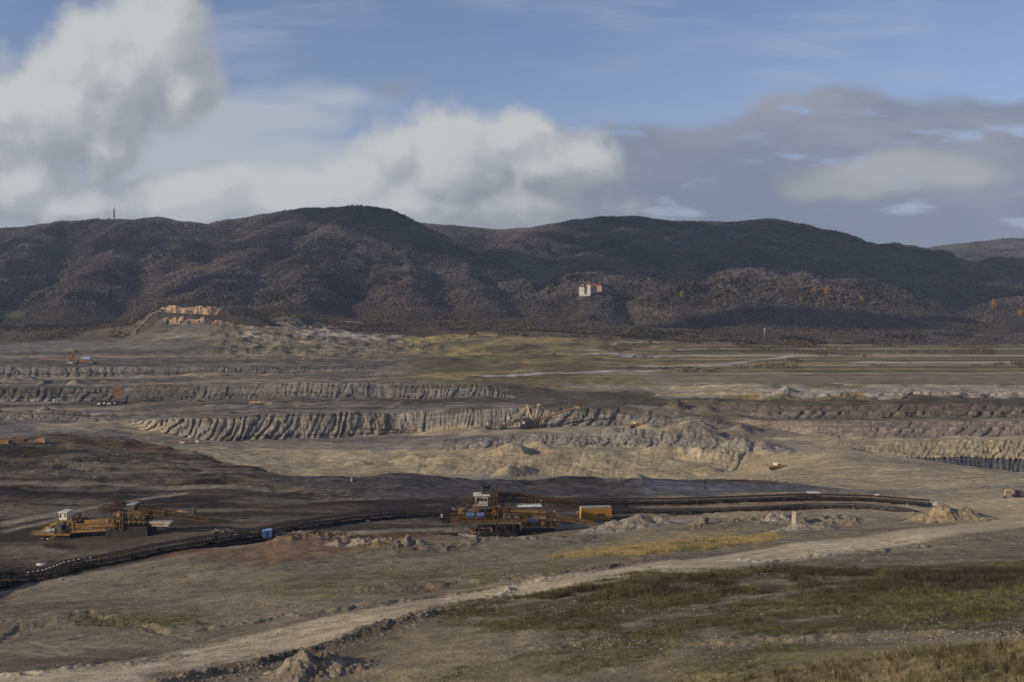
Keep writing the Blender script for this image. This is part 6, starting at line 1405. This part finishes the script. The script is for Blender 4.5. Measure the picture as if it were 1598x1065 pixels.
def posts():
    p = settle(28, 893, .1); r = empty('street_lamp', p, "thin grey lamp post standing near the left edge", "lamp post"); part('pole', M['grey'], r, lambda m: m.cyl((0, 0, -.3), (0, 0, 4.4), .07, 8)); part('arm', M['grey'], r, lambda m: m.bar((0, 0, 4.35), (-.7, 0, 4.45), .08)); part('lamp_head', M['white'], r, lambda m: m.box(-1.0, -.6, -.12, .12, 4.4, 4.5))
    p = settle(59, 830, .1); r = empty('signal_post', p, "thin bare post left of the yellow drive station", "post"); part('pole', M['rust'], r, lambda m: m.cyl((0, 0, -.3), (0, 0, 4.2), .08, 8)); part('foot', M['concrete'], r, lambda m: m.box(-.3, .3, -.3, .3, -.2, .25))
    p = settle(550, 751, .1); r = empty('steel_drum', p, "tan steel drum standing alone on the dark plateau edge", "drum"); part('barrel', M['palerust'], r, lambda m: m.cyl((0, 0, 0), (0, 0, 1.9), .75, 14)); part('rib', M['rust'], r, lambda m: [m.cyl((0, 0, h_), (0, 0, h_ + .1), .8, 14) for h_ in (.5, 1.2, 1.85)])
    p = settle(1193, 531, .2); r = empty('light_mast', p, "tall thin white topped light mast at the edge of the far scrub", "light mast"); part('pole', M['white'], r, lambda m: m.cyl((0, 0, -1), (0, 0, 24), .55, 8, .4)); part('lamp_head', M['white'], r, lambda m: m.box(-2.6, 2.6, -1, 1, 24, 26.2, .3)); 
    p = settle(1198, 532, .2); m = MB(); m.box(-3.2, 3.2, -2, 2, 0, 2.6); m.roof(-3.2, 3.2, -2, 2, 2.6, .8); o = m.build('white_hut', M['white'], None); o.location = p; tag(o, "tiny white hut at the foot of the tall light mast", "hut")
posts()
def tv_tower():
    Y = 4050; X = (178 - 799) / F * Y; z0 = float(hill_z(np.array([X]), np.array([Y]))[0]) - 2
    r = empty('television_tower', (X, Y, z0), "slender red brown television mast on the left hilltop", "mast"); H_ = (HZ - 317) * Y / F - z0
    part('tower_base', M['concrete'], r, lambda m: (m.cyl((0, 0, 0), (0, 0, H_ * .28), 3.4, 10, 2.8), m.box(-9, 9, -6, 6, 0, 7))); part('lattice_shaft', M['redbrown'], r, lambda m: ([m.bar((a, b, H_ * .26), (a * .45, b * .45, H_ * .7), 1.3) for a in (-2.6, 2.6) for b in (-2.6, 2.6)], [m.box(-2.4 + k * .16, 2.4 - k * .16, -2.4 + k * .16, 2.4 - k * .16, H_ * (.28 + .05 * k), H_ * (.288 + .05 * k)) for k in range(9)]))
    part('antenna', M['white'], r, lambda m: m.cyl((0, 0, H_ * .7), (0, 0, H_), 1.3, 8, .8)); part('platform', M['grey'], r, lambda m: m.cyl((0, 0, H_ * .45), (0, 0, H_ * .48), 4.0, 12).cyl((0, 0, H_ * .69), (0, 0, H_ * .71), 2.6, 12))
tv_tower()
def castle():
    X, Y, zc = CASTLE; cx = 921; s = Y / F; X_ = lambda a: (a - cx) * s
    zb = zc; Z_ = lambda b: (461.5 - b) * s
    r = empty('castle', (X, Y, zb), "white and cream chateau with red roofs standing alone on the wooded hillside", "castle", R(-6))
    x, z = X_, Z_
    def windows(m, a, b, yy, rows, n):
        for rz_ in rows:
            for k in range(n): c = x(a + (k + .5) * (b - a) / n); m.box(c - .7, c + .7, yy - .12, yy + .02, z(rz_) - 1.1, z(rz_) + 1.1)
    def block(nm, mat, a, b, y0, y1, top, rh, axis, rows, n, base=462):
        w = part('wall', M[mat], r, lambda m: m.box(x(a), x(b), y0, y1, z(base), z(top)))
        part('roof', M['roofred'], w, lambda m: m.roof(x(a), x(b), y0, y1, z(top), rh, .8, axis)); part('window', M['glass'], w, lambda m: windows(m, a, b, y0, rows, n)); part('chimney', M['cream'], w, lambda m: m.box(x((a + b) / 2) + 1, x((a + b) / 2) + 2.4, (y0 + y1) / 2 - .8, (y0 + y1) / 2 + .8, z(top) + rh * .5, z(top) + rh + 1.6))
    block('left', 'cream', 904, 912, -16, 10, 449, 8, 'y', (452, 454.5, 457), 4)
    block('mid', 'cream', 912, 917, -4, 8, 450, 7, 'x', (452.5, 455, 457.5), 3)
    block('tower', 'cream', 916.5, 921.5, -13, 2, 446, 6, 'y', (448.5, 451.5, 454.5, 457.5), 2)
    block('wing', 'pinkwall', 921.5, 932, 8, 18, 447, 6, 'x', (449.5, 452.5), 6, 458)
    block('right', 'pinkwall', 932, 939, -8, 16, 447, 9, 'y', (449.5, 452, 454.5), 3, 456)
    part('gable', M['cream'], r, lambda m: (m.box(x(904.6), x(906.6), -16.5, -16.05, z(449), z(446.6)), m.box(x(909), x(911), -16.5, -16.05, z(449), z(445)), m.box(x(917), x(918.4), -13.5, -13.05, z(446), z(443.6)))); part('retaining_wall', M['white'], r, lambda m: m.box(x(904), x(921.5), -19, -17, z(463), z(459.5)))
castle()

# ---- spoil heaps, boulders and the concrete stump
HEAPM = pmat('heap_soil', (.30, .245, .175), 1.0, 0, .35, .6, spec=.05); HEAPY = pmat('yellow_rubble', (.30, .235, .145), 1.0, 0, .4, .9, spec=.05); HEAPG = pmat('heap_grey', (.25, .21, .165), 1.0, 0, .4, .8, spec=.05)
for m_ in (HEAPM, HEAPY, HEAPG):
    N_ = NT(m_.node_tree); ps = N_.n('ShaderNodeNewGeometry').outputs['Position']; nz = N_.noise(ps, 2.2, 6, .7); bn = N_.n('ShaderNodeBump', i={'Strength': 1.0, 'Distance': .5}); m_.node_tree.links.new(nz, bn.inputs['Height']); m_.node_tree.links.new(bn.outputs[0], m_.node_tree.nodes['Principled BSDF'].inputs['Normal'])
def heap(label, px0, py0, peaks, mat, name='spoil_heap', n=130, rough=.3, group=None):
    """peaks: (column offset, depth offset m, height in rows, radius in columns)"""
    p = settle(px0, py0, 0); s = p.y / F; ext = max(abs(a) + rd for a, _, _, rd in peaks) * s * 1.15
    g = np.linspace(-1, 1, n); gx, gy = np.meshgrid(g * ext, g * ext)
    zz = np.zeros_like(gx)
    for a, dy, h, rd in peaks:
        wv = 1 + .22 * fbm(gx + px0, gy, rd * s * .9, 4, .6, 501); d = np.hypot(gx - a * s, gy - dy) * wv / (rd * s); zz = np.maximum(zz, h * s * sstep(1 - d, -.1, 1.15) * 1.15)
    zz = zz + rough * zz ** .5 * fbm(gx + px0 * 3, gy, ext * .22, 5, .65, 502)
    zz = np.where(zz <= .02, -.6, zz)
    gz = ground_z((gx + p.x).ravel(), (gy + p.y).ravel()).reshape(gx.shape)
    me = mesh_from_grid(name, gx, gy, zz + gz - p.z - .05); me.materials.append(mat); o = bpy.data.objects.new(name, me); COL.objects.link(o); o.location = p; tag(o, label, "spoil heap", group or "spoil heaps")
heap("conical mound of brown earth beside the dirt road at the bottom of the photo", 482, 1052, [(-10, 0, 36, 60), (22, 1.0, 28, 56), (55, 2, 14, 45)], HEAPM, rough=.2)
heap("long pale heap of earth in front of the orange yellow container", 975, 825, [(-20, 0, 15, 44), (18, 1, 19, 48), (-50, 0, 8, 25), (55, 2, 12, 30)], HEAPG, rough=.22)
heap("yellowish rubble heap at the right end of the two conveyors", 1482, 812, [(-14, 0, 26, 44), (22, 2, 17, 48), (-45, 0, 12, 30), (52, 3, 9, 34)], HEAPY, rough=.25)
heap("grey rubble heap at the foot of the beige concrete stump", 1258, 827, [(-8, 0, 13, 34), (22, 0, 8, 40), (-48, -1, 5, 18)], HEAPG, rough=.28)
heap("small grey lump heap left of the beige concrete stump", 1205, 812, [(0, 0, 10, 17), (16, 0, 7, 14)], HEAPG, rough=.28)
heap("low brown heap in front of the blue cabin", 560, 848, [(0, 0, 8, 26), (-30, 0, 6, 22), (40, 0, 5, 20)], HEAPM, rough=.4)
heap("small dark heap right of the low brown heap", 640, 848, [(0, 0, 9, 20), (14, 0, 6, 16)], HEAPG, rough=.4)
def boulder(label, px0, py0, w, h, mat, seed, name='boulder', group="boulders on the slope"):
    p = settle(px0, py0, .1); s = p.y / F; bm = rock_geo(seed, 3); me = bpy.data.meshes.new(name)
    for v in bm.verts: v.co.x *= w * s / 2; v.co.y *= w * s / 2.4; v.co.z = v.co.z * h * s / 1.2 + h * s * .35
    bm.to_mesh(me); bm.free(); me.materials.append(mat); o = bpy.data.objects.new(name, me); COL.objects.link(o); o.location = p; tag(o, label, "boulder", group)
boulder("grey block shaped boulder lying on the tan slope below the lower conveyor", 1099, 817, 24, 11, HEAPG, 3)
boulder("pale boulder on top of the yellowish rubble heap", 1459, 789, 10, 6, M['white'], 5); boulder("dark boulder casting a long shadow right of the rubble heap", 1535, 812, 15, 6, HEAPG, 8); boulder("small boulder on the dirt road edge in the middle of the picture", 1013, 887, 5, 4, HEAPM, 9)
boulder("pale lump of stone beside the black conveyor near the left edge", 97, 906, 9, 4, M['board'], 10); boulder("flat white heap of lime behind the long black conveyor at left", 65, 882, 18, 4, M['white'], 11); boulder("small grey block right of the drive station's lower road", 1086, 812, 6, 6, HEAPG, 12)
def stump():
    p = settle(1246, 818, .2); s = p.y / F; m = MB(); w, h = 9 * s, 20 * s
    m.box(-w, w * .9, -1.5, 1.5, -.5, h * .85, .2); m.box(-w, -w * .2, -1.45, 1.45, h * .85, h * 1.0, .25); m.box(w * .9, w * 1.15, -1.2, 1.2, -.5, h * .6, .1)
    o = m.build('concrete_stump', M['concrete'], None, .15); o.location = p; o.rotation_euler = (0, .02, R(12)); tag(o, "upright beige concrete stump beside the lower conveyor", "concrete block")
stump()
def plank(px0, py0, w, lb, nm, rz=5, mat='white'):
    p = settle(px0, py0, -.02); s = p.y / F; m = MB(); m.box(-w * s / 2, w * s / 2, -.35, .35, 0, .5, .05); o = m.build(nm, M[mat], None, .03); o.location = p; o.rotation_euler = (0, 0, R(rz)); tag(o, lb, "box")
plank(574, 814, 6, "small white box lying in front of the black conveyor", 'white_box'); plank(655, 796, 5, "tiny white box behind the black conveyor near the drive station", 'white_box', 3); plank(1369, 773, 6, "small pale box on the tan flat above the right conveyors", 'pale_box', 3, 'cream')

# ---- single trees that stand out against the woods
CRM = {k: pmat('crown_' + k, c, .9, 0, .35, .25, spec=.1) for k, c in {'orange': (.27, .155, .055), 'yellow': (.25, .18, .07), 'dark': (.03, .045, .02)}.items()}
def tree(px0, py0, Y, h, w, crown, label, seed, name='autumn_tree', group="bright trees among the woods"):
    X, Y, z0 = slide(px0, py0)
    r = empty(name, (X, Y, z0 - .5), label, "tree", group=group); rr = np.random.default_rng(seed)
    m = MB(); m.cyl((0, 0, 0), (0, 0, h * .8), h * .022, 6, h * .008)
    for k in range(5): a = rr.random() * 6.28; m.cyl((0, 0, h * (.3 + .1 * k)), (math.cos(a) * w * .35, math.sin(a) * w * .35, h * (.5 + .1 * k)), h * .008, 4, h * .003)
    m.build('trunk', BARKM, r)
    co, fa = [], []
    for k in range(420):
        t = rr.uniform(.18, 1.0) ; rad = w / 2 * math.sin(math.pi * min(1, t * .93)) ** .7; a = rr.random() * 6.28; q = rad * rr.uniform(.3, 1.08); c = np.array((math.cos(a) * q, math.sin(a) * q, h * t)); s = h * rr.uniform(.018, .045)
        u = rr.normal(0, 1, 3); u /= np.linalg.norm(u); v = np.cross(u, rr.normal(0, 1, 3)); v /= np.linalg.norm(v); b = len(co); co += [c - s * u - s * v, c + s * u - s * .6 * v, c + s * .8 * u + s * v, c - s * .8 * u + s * .7 * v]; fa.append((b, b + 1, b + 2, b + 3))
    me = mesh_from_arrays('crown', np.array(co), np.array(fa), 4); me.materials.append(CRM[crown]); o = bpy.data.objects.new('crown', me); COL.objects.link(o); o.parent = r
for k, (a, b, h, w, c, lb) in enumerate([(1291, 465, 32, 15, 'orange', "tall orange tree near the top of the low wooded hill on the right"), (1271, 461, 20, 14, 'orange', "shorter orange tree just left of the tall orange one on the low wooded hill"), (1551, 486, 34, 14, 'orange', "tall orange tree on the slope at the right edge"),
        (1146, 462, 16, 22, 'orange', "broad orange tree at the left end of the low wooded hill"), (1345, 474, 20, 12, 'yellow', "yellowish tree on the right half of the low wooded hill"), (1593, 494, 20, 14, 'orange', "orange tree in the far right corner of the hillside"), (1065, 468, 24, 14, 'yellow', "yellow brown tree at the left foot of the low wooded hill"),
        (847, 480, 22, 14, 'dark', "dark evergreen at the valley mouth left of the castle"), (853, 482, 18, 13, 'dark', "second, shorter dark evergreen at the valley mouth left of the castle"), (942, 462, 16, 12, 'orange', "small orange tree just right of the castle"), (250, 377, 16, 30, 'dark', "dark tree clump high on the left hill")]):
    tree(a, b, 0, h, w, c, lb, 600 + k, 'evergreen_tree' if c == 'dark' else 'autumn_tree', "dark trees among the woods" if c == 'dark' else "bright trees among the woods")

# ------------------------------------------------------------ the air over the valley
def haze_box():
    bm = bmesh.new(); bmesh.ops.create_cube(bm, size=1)
    me = bpy.data.meshes.new("haze"); bm.to_mesh(me); bm.free()
    o = bpy.data.objects.new("haze", me); COL.objects.link(o)
    o.scale = (24000, 10600, 830); o.location = (0, 4450, 205)
    m = bpy.data.materials.new("air"); m.use_nodes = True; t = m.node_tree; t.nodes.clear()
    out = t.nodes.new('ShaderNodeOutputMaterial'); v = t.nodes.new('ShaderNodeVolumePrincipled')
    v.inputs['Color'].default_value = (.62, .76, 1.0, 1); v.inputs['Density'].default_value = HAZE; v.inputs['Anisotropy'].default_value = 0.0
    t.links.new(v.outputs[0], out.inputs['Volume']); me.materials.append(m)
    tag(o, "thin bluish haze filling the valley air", "haze", kind='stuff')
HAZE = 3.4e-5
haze_box()
